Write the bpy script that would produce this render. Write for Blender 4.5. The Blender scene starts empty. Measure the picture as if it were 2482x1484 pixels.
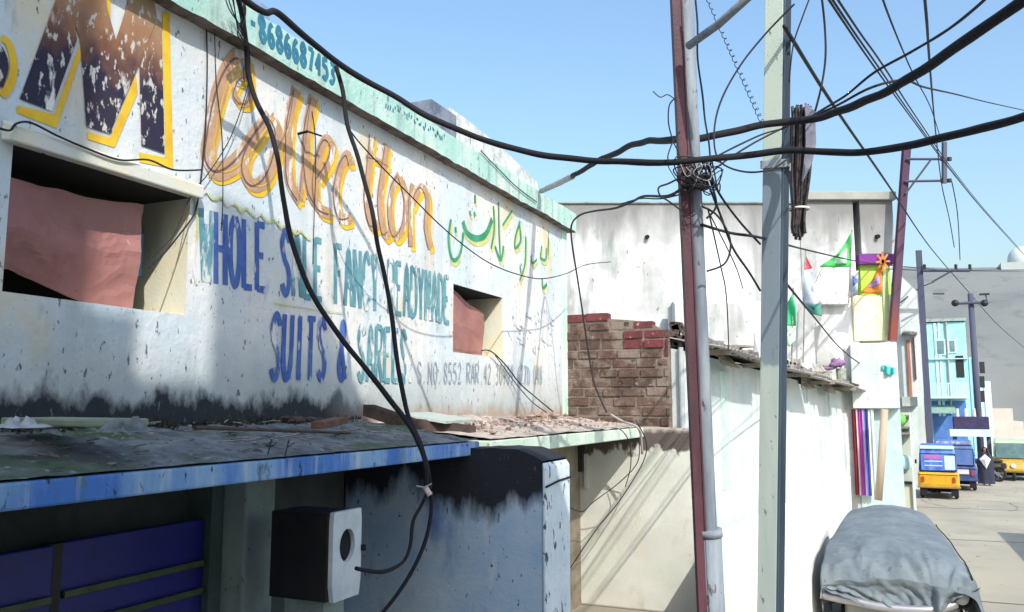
import bpy, bmesh, math, random
from mathutils import Vector, Matrix, noise as mnoise
random.seed(7)
R = math.radians
S = bpy.context.scene
COL = S.collection
# ---------------------------------------------------------------- camera, sky, sun, exposure
W_, H_, F_ = 2481.0, 1484.0, 2000.0          # picture measured in these units
CAM = Vector((0, 0, 3.0))
PITCH, YAW = math.atan(243 / 2000.0), math.atan(890 * math.cos(math.atan(243 / 2000.0)) / 2000.0)
FW = Vector((-math.sin(YAW) * math.cos(PITCH), math.cos(YAW) * math.cos(PITCH), math.sin(PITCH)))
RT = FW.cross(Vector((0, 0, 1))).normalized()
UP = RT.cross(FW).normalized()
cd = bpy.data.cameras.new('camera')
cam = bpy.data.objects.new('camera', cd)
COL.objects.link(cam)
cam.location = CAM
cam.rotation_euler = Matrix((RT, UP, -FW)).transposed().to_euler()
cd.sensor_width = 36
cd.lens = 36 * F_ / W_
cd.clip_end = 3000
cd.clip_start = 0.05
S.camera = cam

SUN_L = Vector((-1.0, 1.1, -1.23)).normalized()
wd = bpy.data.worlds.new('World')
S.world = wd
wd.use_nodes = True
nt = wd.node_tree
bg = nt.nodes['Background']
sk = nt.nodes.new('ShaderNodeTexSky')
sk.sky_type = 'NISHITA'
sk.sun_disc = False
sk.sun_elevation = math.asin(-SUN_L.z)
sk.sun_rotation = math.atan2(-SUN_L.x, -SUN_L.y)
sk.air_density = 1.7
sk.dust_density = 3.2
sk.ozone_density = 6.0
nt.links.new(sk.outputs[0], bg.inputs[0])
bg.inputs[1].default_value = 0.15
ld = bpy.data.lights.new('sun', 'SUN')
ld.energy = 2.75
ld.angle = R(0.5)
ld.color = (1.0, 0.95, 0.86)
sun = bpy.data.objects.new('sun', ld)
COL.objects.link(sun)
sun.rotation_euler = SUN_L.to_track_quat('-Z', 'Y').to_euler()
sun.location = (20, -20, 30)
S.view_settings.view_transform = 'Standard'
S.view_settings.look = 'None'
S.view_settings.gamma = 1.0
S.view_settings.exposure = 0.74
S.cycles.max_bounces = 6
S.cycles.use_adaptive_sampling = True

# ---------------------------------------------------------------- measuring: picture position -> real place
def ray(dx, dy):
    return FW * F_ + RT * (dx - W_ / 2) - UP * (dy - H_ / 2)

def px(dx, dy, d=None, x=None, y=None, z=None):
    r = ray(dx, dy)
    if d is not None: t = d / F_
    elif x is not None: t = (x - CAM.x) / r.x
    elif y is not None: t = (y - CAM.y) / r.y
    else: t = (z - CAM.z) / r.z
    return CAM + r * t

# ---------------------------------------------------------------- object helpers
def worldpos(o):
    v = Vector((0, 0, 0))
    while o is not None:
        v += o.location
        o = o.parent
    return v

def tag(o, label=None, cat=None, group=None, kind=None):
    if label: o['label'] = label
    if cat: o['category'] = cat
    if group: o['group'] = group
    if kind: o['kind'] = kind
    return o

def thing(name, label, cat, loc=(0, 0, 0), group=None):
    o = bpy.data.objects.new(name, None)
    o.empty_display_size = 0.2
    COL.objects.link(o)
    o.location = loc
    return tag(o, label, cat, group)

class MB:
    def __init__(s):
        s.v, s.f = [], []
    def add(s, vs, fs):
        b = len(s.v)
        s.v += [Vector(v) for v in vs]
        s.f += [tuple(i + b for i in f) for f in fs]
        return s
    def quad(s, a, b, c, d): return s.add([a, b, c, d], [(0, 1, 2, 3)])
    def poly(s, pts): return s.add(pts, [tuple(range(len(pts)))])
    def box(s, a, b):
        (x0, y0, z0), (x1, y1, z1) = a, b
        return s.hexa([(x0, y0), (x1, y0), (x1, y1), (x0, y1)], z0, z1)
    def hexa(s, xy, z0, z1):
        zz1 = z1 if hasattr(z1, '__len__') else [z1] * 4
        zz0 = z0 if hasattr(z0, '__len__') else [z0] * 4
        vs = [(p[0], p[1], q) for p, q in zip(xy, zz0)] + [(p[0], p[1], q) for p, q in zip(xy, zz1)]
        return s.add(vs, [(3, 2, 1, 0), (4, 5, 6, 7), (0, 1, 5, 4), (1, 2, 6, 5), (2, 3, 7, 6), (3, 0, 4, 7)])
    def obox(s, c, ax, ay, az):
        c, ax, ay, az = Vector(c), Vector(ax), Vector(ay), Vector(az)
        vs = [c + ax * i + ay * j + az * k for k in (-1, 1) for i, j in ((-1, -1), (1, -1), (1, 1), (-1, 1))]
        return s.add(vs, [(3, 2, 1, 0), (4, 5, 6, 7), (0, 1, 5, 4), (1, 2, 6, 5), (2, 3, 7, 6), (3, 0, 4, 7)])
    def prism(s, pts, off):
        n = len(pts)
        pts = [Vector(p) for p in pts]
        off = Vector(off)
        vs = pts + [p + off for p in pts]
        fs = [tuple(range(n))[::-1], tuple(range(n, 2 * n))]
        fs += [(i, (i + 1) % n, n + (i + 1) % n, n + i) for i in range(n)]
        return s.add(vs, fs)
    def tube(s, pts, r, n=8, cap=True):
        pts = [Vector(p) for p in pts]
        rr = r if hasattr(r, '__len__') else [r] * len(pts)
        b = len(s.v)
        prev = None
        for i, p in enumerate(pts):
            t = (pts[min(i + 1, len(pts) - 1)] - pts[max(i - 1, 0)])
            if t.length < 1e-9: t = Vector((0, 0, 1))
            t.normalize()
            if prev is None:
                a = t.cross(Vector((0, 0, 1)))
                if a.length < 1e-3: a = t.cross(Vector((1, 0, 0)))
            else:
                a = prev - t * prev.dot(t)
            a.normalize()
            prev = a
            c = t.cross(a)
            for k in range(n):
                th = 2 * math.pi * k / n
                s.v.append(p + (a * math.cos(th) + c * math.sin(th)) * rr[i])
        for i in range(len(pts) - 1):
            for k in range(n):
                s.f.append((b + i * n + k, b + i * n + (k + 1) % n, b + (i + 1) * n + (k + 1) % n, b + (i + 1) * n + k))
        if cap:
            s.f.append(tuple(b + k for k in range(n))[::-1])
            s.f.append(tuple(b + (len(pts) - 1) * n + k for k in range(n)))
        return s
    def ring(s, c, axis, r0, r1, n=20, m=8):
        c, axis = Vector(c), Vector(axis).normalized()
        a = axis.cross(Vector((0, 0, 1)))
        if a.length < 1e-3: a = axis.cross(Vector((1, 0, 0)))
        a.normalize()
        e = axis.cross(a)
        b = len(s.v)
        for i in range(n):
            th = 2 * math.pi * i / n
            d = a * math.cos(th) + e * math.sin(th)
            for k in range(m):
                ph = 2 * math.pi * k / m
                s.v.append(c + d * (r0 + r1 * math.cos(ph)) + axis * r1 * math.sin(ph))
        for i in range(n):
            for k in range(m):
                s.f.append((b + i * m + k, b + ((i + 1) % n) * m + k, b + ((i + 1) % n) * m + (k + 1) % m, b + i * m + (k + 1) % m))
        return s
    def disc(s, c, axis, r, h, n=20):
        c, axis = Vector(c), Vector(axis).normalized()
        return s.tube([c - axis * h / 2, c + axis * h / 2], r, n)
    def ball(s, c, r, n=10, m=14, sq=(1, 1, 1), jit=0):
        b = len(s.v)
        c = Vector(c)
        for i in range(n + 1):
            th = math.pi * i / n
            for k in range(m):
                ph = 2 * math.pi * k / m
                d = Vector((math.sin(th) * math.cos(ph) * sq[0], math.sin(th) * math.sin(ph) * sq[1], math.cos(th) * sq[2]))
                q = 1 + jit * mnoise.noise(d * 2.3 + c * 7)
                s.v.append(c + d * r * q)
        for i in range(n):
            for k in range(m):
                s.f.append((b + i * m + k, b + (i + 1) * m + k, b + (i + 1) * m + (k + 1) % m, b + i * m + (k + 1) % m))
        return s
    def grid(s, fn, nu, nv):
        b = len(s.v)
        for i in range(nu + 1):
            for j in range(nv + 1):
                s.v.append(Vector(fn(i / nu, j / nv)))
        for i in range(nu):
            for j in range(nv):
                q = b + i * (nv + 1) + j
                s.f.append((q, q + nv + 1, q + nv + 2, q + 1))
        return s
    def build(s, name, mat, parent=None, smooth=False, label=None, bevel=0, solid=0, sub=0):
        me = bpy.data.meshes.new(name)
        org = worldpos(parent) if parent else Vector((0, 0, 0))
        o = bpy.data.objects.new(name, me)
        COL.objects.link(o)
        if parent is None and s.v:
            lo = Vector([min(v[i] for v in s.v) for i in range(3)])
            hi = Vector([max(v[i] for v in s.v) for i in range(3)])
            org = Vector(((lo.x + hi.x) / 2, (lo.y + hi.y) / 2, lo.z))
            o.location = org
        else:
            o.parent = parent
        me.from_pydata([tuple(v - org) for v in s.v], [], s.f)
        me.update()
        bm = bmesh.new()
        bm.from_mesh(me)
        bmesh.ops.recalc_face_normals(bm, faces=bm.faces)
        bm.to_mesh(me)
        bm.free()
        if smooth:
            me.polygons.foreach_set('use_smooth', [True] * len(me.polygons))
        me.materials.append(mat)
        if solid:
            m = o.modifiers.new('thickness', 'SOLIDIFY'); m.thickness = solid; m.offset = 0
        if bevel:
            m = o.modifiers.new('edge', 'BEVEL'); m.width = bevel; m.segments = 2; m.limit_method = 'ANGLE'
        if sub:
            m = o.modifiers.new('smooth', 'SUBSURF'); m.levels = sub; m.render_levels = sub
        if label: o['label'] = label
        return o

def single(name, mb, mat, label, cat, group=None, kind=None, **k):
    return tag(mb.build(name, mat, None, **k), label, cat, group, kind)

def copy_tree(o, parent=None):
    c = o.copy()
    COL.objects.link(c)
    c.parent = parent
    for ch in list(o.children): copy_tree(ch, c)
    return c

def crom(pts, step=6):
    out = []
    n = len(pts)
    for i in range(n - 1):
        p0, p1, p2, p3 = pts[max(i - 1, 0)], pts[i], pts[i + 1], pts[min(i + 2, n - 1)]
        for k in range(step):
            t = k / step
            out.append(0.5 * ((2 * p1) + (p2 - p0) * t + (2 * p0 - 5 * p1 + 4 * p2 - p3) * t * t + (3 * p1 - p0 - 3 * p2 + p3) * t ** 3))
    out.append(pts[-1])
    return out

# ---------------------------------------------------------------- materials
def M(name, col, col2=None, sc=3.0, rough=0.85, streak=None, speck=None, zm=(), bump=0.2, bsc=40, metallic=0.0, lo=0.4, hi=0.62, stretch=(1, 1, 1), extra=()):
    m = bpy.data.materials.new(name)
    m.use_nodes = True
    t = m.node_tree
    N, L = t.nodes, t.links
    b = N['Principled BSDF']
    b.inputs['Roughness'].default_value = rough
    b.inputs['Metallic'].default_value = metallic
    tc = N.new('ShaderNodeTexCoord')
    co = tc.outputs['Object']
    def nz(scale, st=(1, 1, 1), det=6, off=0):
        mp = N.new('ShaderNodeMapping')
        mp.inputs['Scale'].default_value = st
        mp.inputs['Location'].default_value = (off, off * 1.7, off * 0.6)
        L.new(co, mp.inputs[0])
        q = N.new('ShaderNodeTexNoise')
        q.inputs['Scale'].default_value = scale
        q.inputs['Detail'].default_value = det
        q.inputs['Roughness'].default_value = 0.62
        L.new(mp.outputs[0], q.inputs['Vector'])
        return q.outputs['Fac']
    def ramp(src, a, c):
        q = N.new('ShaderNodeMapRange')
        q.inputs['From Min'].default_value = a
        q.inputs['From Max'].default_value = c
        L.new(src, q.inputs['Value'])
        return q.outputs[0]
    def mix(fac, c1, c2):
        q = N.new('ShaderNodeMix')
        q.data_type = 'RGBA'
        L.new(fac, q.inputs['Factor'])
        for s_, i in ((c1, 6), (c2, 7)):
            if isinstance(s_, tuple): q.inputs[i].default_value = (*s_[:3], 1)
            else: L.new(s_, q.inputs[i])
        return q.outputs[2]
    def mul(a, k):
        q = N.new('ShaderNodeMath'); q.operation = 'MULTIPLY'
        L.new(a, q.inputs[0])
        if isinstance(k, (int, float)): q.inputs[1].default_value = k
        else: L.new(k, q.inputs[1])
        return q.outputs[0]
    cur = tuple(col)
    if col2 is not None:
        cur = mix(ramp(nz(sc, stretch), lo, hi), tuple(col), tuple(col2))
    for k, (ec, es, ea, eb, est) in enumerate(extra):
        cur = mix(ramp(nz(es, est, 7, 3.1 + k * 2.7), ea, eb), cur, tuple(ec))
    if streak:
        scol, ssc, a, c = streak[:4]
        f = ramp(nz(ssc, (1, 1, 0.07), 5, 1.3), a, c)
        if len(streak) > 4: f = mul(f, streak[4])
        cur = mix(f, cur, tuple(scol))
    sx = N.new('ShaderNodeSeparateXYZ')
    L.new(co, sx.inputs[0])
    for k, (z0, z1, zc, amp, nsc, st, *yr_) in enumerate(zm):
        n_ = nz(nsc, st, 6, 5 + k)
        q = N.new('ShaderNodeMath'); q.operation = 'MULTIPLY_ADD'
        q.inputs[1].default_value = amp
        L.new(n_, q.inputs[0]); L.new(sx.outputs['Z'], q.inputs[2])
        fz = ramp(q.outputs[0], z0 + amp * .5, z1 + amp * .5)
        if yr_: fz = mul(fz, ramp(sx.outputs['Y'], yr_[0][1], yr_[0][0]))
        cur = mix(fz, cur, tuple(zc))
    if speck:
        pc, psc, a, c = speck
        cur = mix(ramp(nz(psc, (1, 1, 0.45), 3, 9), a, c), cur, tuple(pc))
    if isinstance(cur, tuple): b.inputs['Base Color'].default_value = (*cur, 1)
    else: L.new(cur, b.inputs['Base Color'])
    if bump:
        bp = N.new('ShaderNodeBump')
        bp.inputs['Strength'].default_value = bump
        bp.inputs['Distance'].default_value = 0.02
        L.new(nz(bsc, (1, 1, 1), 5, 2), bp.inputs['Height'])
        L.new(bp.outputs[0], b.inputs['Normal'])
    return m

WALLC = (0.74, 0.725, 0.70)
m_wall = M('old whitewash', WALLC, (0.55, 0.635, 0.685), 0.9, streak=((0.36, 0.38, 0.37), 3.2, .52, .78, .6),
           speck=((0.13, 0.14, 0.18), 22, .635, .69),
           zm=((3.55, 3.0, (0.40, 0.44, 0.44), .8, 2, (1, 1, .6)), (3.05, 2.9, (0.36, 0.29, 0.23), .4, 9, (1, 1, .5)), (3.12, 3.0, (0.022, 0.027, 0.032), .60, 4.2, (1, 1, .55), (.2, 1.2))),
           extra=(((0.66, 0.58, 0.40), 1.3, .56, .70, (1, 1, .7)), ((0.40, 0.44, 0.46), 5, .60, .72, (1, 1, .35)), ((0.36, 0.22, 0.15), 9, .70, .76, (1, 1, .4))), bump=.45, bsc=14)
m_mint = M('mint green limewash', (0.34, 0.56, 0.50), (0.48, 0.64, 0.58), 2, streak=((0.16, 0.22, 0.20), 6, .54, .72, .75), speck=((0.06, 0.09, 0.09), 18, .655, .70), extra=(((0.58, 0.62, 0.56), 4, .58, .66, (1, 1, .5)),), bump=.5, bsc=20)
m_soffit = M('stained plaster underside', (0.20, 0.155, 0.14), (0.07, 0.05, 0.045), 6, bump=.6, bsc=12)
m_parapet = M('crumbling white parapet', (0.66, 0.68, 0.66), (0.40, 0.42, 0.42), 5, speck=((0.12, 0.13, 0.14), 14, .62, .68), bump=.5, bsc=14)
m_dark = M('dark recess shade', (0.012, 0.012, 0.014), rough=1, bump=0)
m_board = M('pink hardboard', (0.46, 0.22, 0.20), (0.22, 0.07, 0.062), 1.1, lo=.3, hi=.8, extra=(((0.10, 0.05, 0.06), 9, .68, .74, (1, 1, 1)),), speck=((0.52, 0.40, 0.36), 11, .70, .74), bump=.1, rough=.5)
m_reveal = M('yellowed reveal plaster', (0.66, 0.60, 0.44), (0.60, 0.62, 0.52), 3, speck=((0.2, 0.2, 0.16), 22, .68, .72))
m_moss = M('mossy slab top', (0.085, 0.098, 0.108), (0.19, 0.205, 0.225), 4.5, extra=(((0.06, 0.095, 0.045), 1.3, .50, .64, (1, 1, 1)), ((0.30, 0.31, 0.31), 14, .60, .70, (1, 1, 1)), ((0.03, 0.035, 0.035), 9, .58, .68, (1, 1, 1))), bump=1.0, bsc=16, rough=.95)
m_slabdust = M('dusty slab top', (0.50, 0.43, 0.36), (0.34, 0.28, 0.24), 4, extra=(((0.62, 0.57, 0.50), 9, .55, .68, (1, 1, 1)),), bump=.7, bsc=26)
m_bluedge = M('blue painted edge', (0.07, 0.20, 0.56), (0.26, 0.42, 0.62), 2.2, streak=((0.42, 0.52, 0.62), 9, .54, .68), speck=((0.03, 0.05, 0.10), 24, .62, .67), bump=.2, stretch=(1, 1, .4), extra=(((0.10, 0.16, 0.22), 7, .60, .70, (1, 1, .5)),))
m_slabgreen = M('pale green edge', (0.48, 0.60, 0.50), (0.60, 0.66, 0.56), 4, speck=((0.2, 0.2, 0.17), 24, .66, .70))
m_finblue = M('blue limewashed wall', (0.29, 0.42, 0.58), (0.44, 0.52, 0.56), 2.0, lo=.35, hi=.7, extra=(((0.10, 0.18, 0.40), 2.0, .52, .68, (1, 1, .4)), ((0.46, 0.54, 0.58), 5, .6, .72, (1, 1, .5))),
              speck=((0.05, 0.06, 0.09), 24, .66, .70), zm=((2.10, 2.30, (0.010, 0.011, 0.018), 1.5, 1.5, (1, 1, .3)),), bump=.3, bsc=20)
m_finend = M('flaking pale blue paint', (0.62, 0.70, 0.76), (0.52, 0.62, 0.70), 5, speck=((0.06, 0.07, 0.12), 12, .60, .64), zm=((2.50, 2.60, (0.012, 0.013, 0.02), .35, 6, (1, 1, .6)),), bump=.3)
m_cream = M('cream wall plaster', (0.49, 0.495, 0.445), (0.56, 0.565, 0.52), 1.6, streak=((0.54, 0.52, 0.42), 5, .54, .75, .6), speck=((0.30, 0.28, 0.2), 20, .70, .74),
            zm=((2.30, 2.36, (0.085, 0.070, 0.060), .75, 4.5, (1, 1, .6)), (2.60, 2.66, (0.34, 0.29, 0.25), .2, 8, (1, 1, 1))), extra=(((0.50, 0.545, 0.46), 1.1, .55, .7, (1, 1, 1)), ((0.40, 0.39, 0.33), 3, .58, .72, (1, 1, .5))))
m_shopwall = M('shade darkened shop wall', (0.050, 0.060, 0.056), (0.028, 0.034, 0.034), 2.0, speck=((0.05, 0.05, 0.05), 24, .66, .7))  # base colour darkened to deepen the shade under the slab
m_pier = M('grey green pier paint', (0.27, 0.33, 0.31), (0.19, 0.24, 0.23), 3, speck=((0.12, 0.12, 0.1), 20, .66, .7))
m_door = M('deep blue shutter paint', (0.004, 0.007, 0.13), (0.006, 0.010, 0.17), 4, rough=.45, bump=.05)
m_rail = M('green yellow rail paint', (0.055, 0.075, 0.03), (0.03, 0.05, 0.015), 9, rough=.5, bump=.05)
m_box = M('white painted box', (0.62, 0.66, 0.68), (0.50, 0.55, 0.58), 6, speck=((0.08, 0.13, 0.2), 16, .68, .72), rough=.5, bump=.08)
m_boxdark = M('dark box side', (0.007, 0.007, 0.009), (0.013, 0.013, 0.012), 5, rough=.6, bump=.1)
m_black = M('black rubber', (0.004, 0.004, 0.008), rough=.85, bump=0)
m_wire = M('weathered wire', (0.016, 0.016, 0.022), rough=.8, bump=0)
m_wirelt = M('pale wire', (0.30, 0.29, 0.26), rough=.6, bump=0)
m_conduit = M('grey conduit', (0.34, 0.34, 0.36), (0.26, 0.26, 0.28), 9, rough=.5)
m_brick = M('weathered brick', (0.125, 0.075, 0.058), (0.055, 0.034, 0.028), 3.4, rough=.95, extra=(((0.20, 0.16, 0.135), 1.9, .49, .60, (1, 1, 1)), ((0.025, 0.018, 0.016), 6, .58, .68, (1, 1, 1)), ((0.26, 0.215, 0.185), 14, .62, .70, (1, 1, 1))), bump=.8, bsc=30)
m_redbrick = M('raw red brick', (0.15, 0.030, 0.034), (0.075, 0.020, 0.022), 9, speck=((0.40, 0.30, 0.25), 20, .66, .72), bump=.4)
m_mortar = M('brick mortar', (0.21, 0.17, 0.14), (0.10, 0.08, 0.066), 4, bump=.6, bsc=25)
m_white = M('white limewash', (0.62, 0.66, 0.655), (0.50, 0.57, 0.56), 0.9, streak=((0.30, 0.35, 0.36), 2.6, .53, .76, .7), speck=((0.32, 0.35, 0.32), 9, .68, .74),
            extra=(((0.52, 0.66, 0.54), .7, .56, .74, (1, 1, .4)), ((0.50, 0.52, 0.50), 3.5, .62, .74, (1, 1, .5))), bump=.3, bsc=16)
m_tall = M('stained tall wall', (0.54, 0.545, 0.545), (0.36, 0.375, 0.37), .55, streak=((0.17, 0.18, 0.18), 1.3, .52, .72, .8), zm=((7.2, 8.5, (0.19, 0.19, 0.19), 2.4, .9, (1, 1, .22)),),
           extra=(((0.27, 0.29, 0.27), .5, .53, .66, (1, 1, .8)), ((0.68, 0.70, 0.70), .6, .50, .58, (1, 1, .5)), ((0.26, 0.29, 0.28), 1.1, .57, .68, (1, 1, .2))), bump=.2, bsc=8, speck=((0.14, 0.15, 0.14), 5, .66, .73))
m_green1 = M('lime green paint', (0.36, 0.58, 0.05), (0.42, 0.62, 0.10), 2)
m_purple = M('purple paint', (0.16, 0.025, 0.22), (0.22, 0.04, 0.28), 2)
m_yellowp = M('pale yellow paint', (0.72, 0.66, 0.40), (0.76, 0.72, 0.52), 2)
m_maroon = M('maroon pole paint', (0.105, 0.034, 0.050), (0.055, 0.020, 0.030), 7, stretch=(1, 1, .2), rough=.6, bump=.15)
m_polegrey = M('weathered grey pole', (0.27, 0.31, 0.34), (0.15, 0.18, 0.22), 7, stretch=(1, 1, .10), rough=.75, bump=.15, speck=((0.08, 0.06, 0.06), 14, .62, .68))
m_hpale_shade = M('pale green grey pole paint with shade band', (0.40, 0.46, 0.41), (0.32, 0.38, 0.36), 3, stretch=(1, 1, .1), rough=.6, bump=.1, speck=((0.16, 0.17, 0.16), 18, .64, .70), zm=((3.36, 3.42, (0.17, 0.22, 0.26), .9, 2.2, (1, 1, .5)), (5.05, 5.11, (0.42, 0.49, 0.42), .5, 3, (1, 1, .5))))  # blue grey middle band paints a cast shadow onto the flange
m_hblue = M('blue grey pole paint', (0.15, 0.20, 0.25), (0.10, 0.14, 0.19), 3, stretch=(1, 1, .1), rough=.6, bump=.1)
m_hdark = M('dark slate pole paint', (0.055, 0.085, 0.12), (0.035, 0.055, 0.085), 4, stretch=(1, 1, .1), rough=.6, bump=.1)
m_purplepole = M('faded purple pole paint', (0.065, 0.030, 0.065), (0.10, 0.05, 0.08), 3, stretch=(1, 1, .1), zm=((1.2, .4, (0.20, 0.05, 0.04), .4, 4, (1, 1, 1)),))
m_farpole = M('dark blue pole paint', (0.06, 0.07, 0.12), (0.10, 0.09, 0.12), 2, stretch=(1, 1, .1))
m_tin = M('old roofing sheet', (0.40, 0.37, 0.33), (0.28, 0.25, 0.22), 5, bump=.2, rough=.7)
m_wood = M('grey old wood', (0.34, 0.29, 0.23), (0.22, 0.18, 0.14), 6, stretch=(1, 1, .3), bump=.4)
m_plank = M('dark weathered plank', (0.040, 0.026, 0.024), (0.085, 0.055, 0.045), 6, bump=.4)
m_junk = M('grey junk', (0.30, 0.28, 0.26), (0.12, 0.11, 0.11), 6, bump=.5)
m_rubble = M('brick rubble', (0.36, 0.27, 0.22), (0.20, 0.13, 0.11), 9, bump=.6)
m_tuft = M('black green moss tufts', (0.022, 0.028, 0.028), (0.045, 0.055, 0.035), 9)
m_straw = M('dry straw', (0.34, 0.29, 0.19), (0.22, 0.19, 0.13), 6)
m_rag = M('grey white rag', (0.50, 0.52, 0.52), (0.34, 0.36, 0.36), 9)
m_road = M('dusty concrete road', (0.40, 0.365, 0.285), (0.31, 0.29, 0.235), .35, extra=(((0.27, 0.26, 0.23), .8, .58, .74, (1, 1, 1)),), speck=((0.2, 0.19, 0.17), 4, .70, .76), bump=.2, bsc=30)
m_ground = M('dry earth', (0.30, 0.26, 0.20), (0.24, 0.22, 0.17), .3)
m_apron = M('whitewashed apron', (0.80, 0.81, 0.77), (0.66, 0.67, 0.62), 1.4, speck=((0.45, 0.44, 0.38), 5, .68, .76), bump=.15)
m_tarp = M('faded grey blue tarpaulin', (0.165, 0.20, 0.22), (0.115, 0.145, 0.172), 2.2, rough=.9, bump=.5, bsc=7, speck=((0.08, 0.095, 0.12), 12, .64, .72), extra=(((0.23, 0.25, 0.24), 4, .6, .75, (1, 1, 1)),))
m_cargrey = M('old car paint', (0.30, 0.31, 0.29), rough=.4, bump=0)
m_chrome = M('worn bumper steel', (0.45, 0.44, 0.46), rough=.35, metallic=.7, bump=.05)
m_tyre = M('tyre rubber', (0.016, 0.016, 0.018), rough=.9)
m_rim = M('wheel steel', (0.42, 0.44, 0.46), rough=.4, metallic=.5, bump=0)
m_yauto = M('yellow auto paint', (0.70, 0.40, 0.02), (0.58, 0.31, 0.02), 3, rough=.35, bump=.03, zm=((.50, .36, (0.20, 0.13, 0.05), .2, 5, (1, 1, 1)),), speck=((0.25, 0.15, 0.04), 14, .66, .72))
m_bluecur = M('blue rear curtain', (0.035, 0.09, 0.52), (0.10, 0.26, 0.62), 4, stretch=(1, 1, .4), rough=.6)
m_navy = M('navy hood cloth', (0.028, 0.045, 0.15), (0.06, 0.10, 0.28), 4, rough=.6)
m_bluehood = M('blue hood cloth', (0.06, 0.13, 0.36), (0.10, 0.18, 0.42), 3, rough=.6)
m_cyanpl = M('pale cyan plastic', (0.45, 0.68, 0.72), (0.55, 0.74, 0.76), 4, rough=.5)
m_sticker = M('pink sticker', (0.52, 0.14, 0.42), (0.42, 0.12, 0.45), 9, rough=.5)
m_greenauto = M('pale green hood cloth', (0.44, 0.52, 0.38), (0.36, 0.44, 0.34), 3, rough=.6)
m_glass = M('dull windscreen', (0.10, 0.19, 0.22), (0.16, 0.26, 0.28), 3, rough=.15, bump=0)
m_red = M('red tail lens', (0.45, 0.03, 0.02), rough=.3, bump=0)
m_plate = M('number plate white', (0.62, 0.62, 0.60), (0.5, 0.5, 0.5), 20, rough=.5, bump=0)
m_cyanw = M('cyan house paint', (0.30, 0.68, 0.74), (0.42, 0.76, 0.80), .7, streak=((0.30, 0.60, 0.72), 1.6, .54, .7, .6))
m_bluew = M('sky blue house paint', (0.28, 0.50, 0.78), (0.38, 0.60, 0.82), .8)
m_orange = M('terracotta column paint', (0.42, 0.16, 0.09), (0.34, 0.12, 0.08), 2)
m_cream2 = M('cream house paint', (0.52, 0.47, 0.42), (0.46, 0.41, 0.36), .8)
m_pinkcol = M('pink column paint', (0.62, 0.42, 0.36), (0.54, 0.34, 0.30), 2)
m_hill = M('dry grey hillside', (0.185, 0.195, 0.185), (0.16, 0.17, 0.165), .05, extra=(((0.12, 0.13, 0.12), .25, .55, .72, (1, 1, 1)), ((0.20, 0.20, 0.18), .12, .6, .75, (1, 1, 1))), bump=.6, bsc=.6)
m_farrock = M('dark slope scrub', (0.10, 0.13, 0.16), (0.14, 0.17, 0.19), .3, bump=.5, bsc=.8)
m_skin = M('brown skin', (0.22, 0.12, 0.075), rough=.6, bump=0)
m_darkcloth = M('dark navy cloth', (0.018, 0.020, 0.045), (0.03, 0.03, 0.06), 9)
m_whitecloth = M('white cloth', (0.72, 0.73, 0.76), (0.6, 0.62, 0.66), 6)
m_bikered = M('maroon bike paint', (0.22, 0.03, 0.06), rough=.35, bump=0)
m_bikegrey = M('grey bike metal', (0.28, 0.28, 0.30), rough=.4, metallic=.5, bump=0)
m_plaster = M('plain grey plaster', (0.42, 0.42, 0.40), (0.36, 0.36, 0.34), .6)
# sign painter's colours, each worn through to the whitewash
def sign(name, c, c2=None, wear=.60, **k):
    return M(name, c, c2 or c, 6, rough=.8, bump=.1, extra=((WALLC, 7, wear, wear + .07, (1, 1, .35)),) + tuple(k.pop('extra', ())), **k)
m_syellow = sign('sign yellow', (0.78, 0.52, 0.03), (0.70, 0.40, 0.02), .70)
m_sbrown = sign('sign faded brown', (0.40, 0.20, 0.12), (0.50, 0.32, 0.22), .56)
m_smauve = sign('sign faded mauve', (0.42, 0.26, 0.18), (0.54, 0.33, 0.19), .545)
m_sline = sign('sign outline', (0.17, 0.10, 0.09), None, .60)
m_sblack = sign('sign black fading to orange', (0.016, 0.016, 0.045), (0.03, 0.02, 0.04), .60, zm=((5.2, 5.6, (0.30, 0.125, 0.05), .9, 6, (1, 1, .6)), (5.4, 6.0, (0.42, 0.30, 0.20), .9, 3, (1, 1, .6))), speck=((0.55, 0.53, 0.50), 20, .575, .63))
m_sblue = sign('sign blue', (0.045, 0.105, 0.40), (0.08, 0.17, 0.44), .605)
m_steal = sign('sign teal', (0.07, 0.22, 0.29), (0.15, 0.34, 0.37), .56)
m_sgreen = sign('sign green', (0.02, 0.24, 0.13), (0.05, 0.32, 0.18), .66)
m_sgrey = sign('sign grey blue', (0.22, 0.30, 0.38), (0.30, 0.36, 0.42), .60)
m_sphone = sign('sign dark teal', (0.02, 0.14, 0.24), (0.03, 0.20, 0.30), .68)
m_spale = sign('sign pale yellow line', (0.62, 0.60, 0.16), (0.46, 0.50, 0.22), .55)

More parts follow.
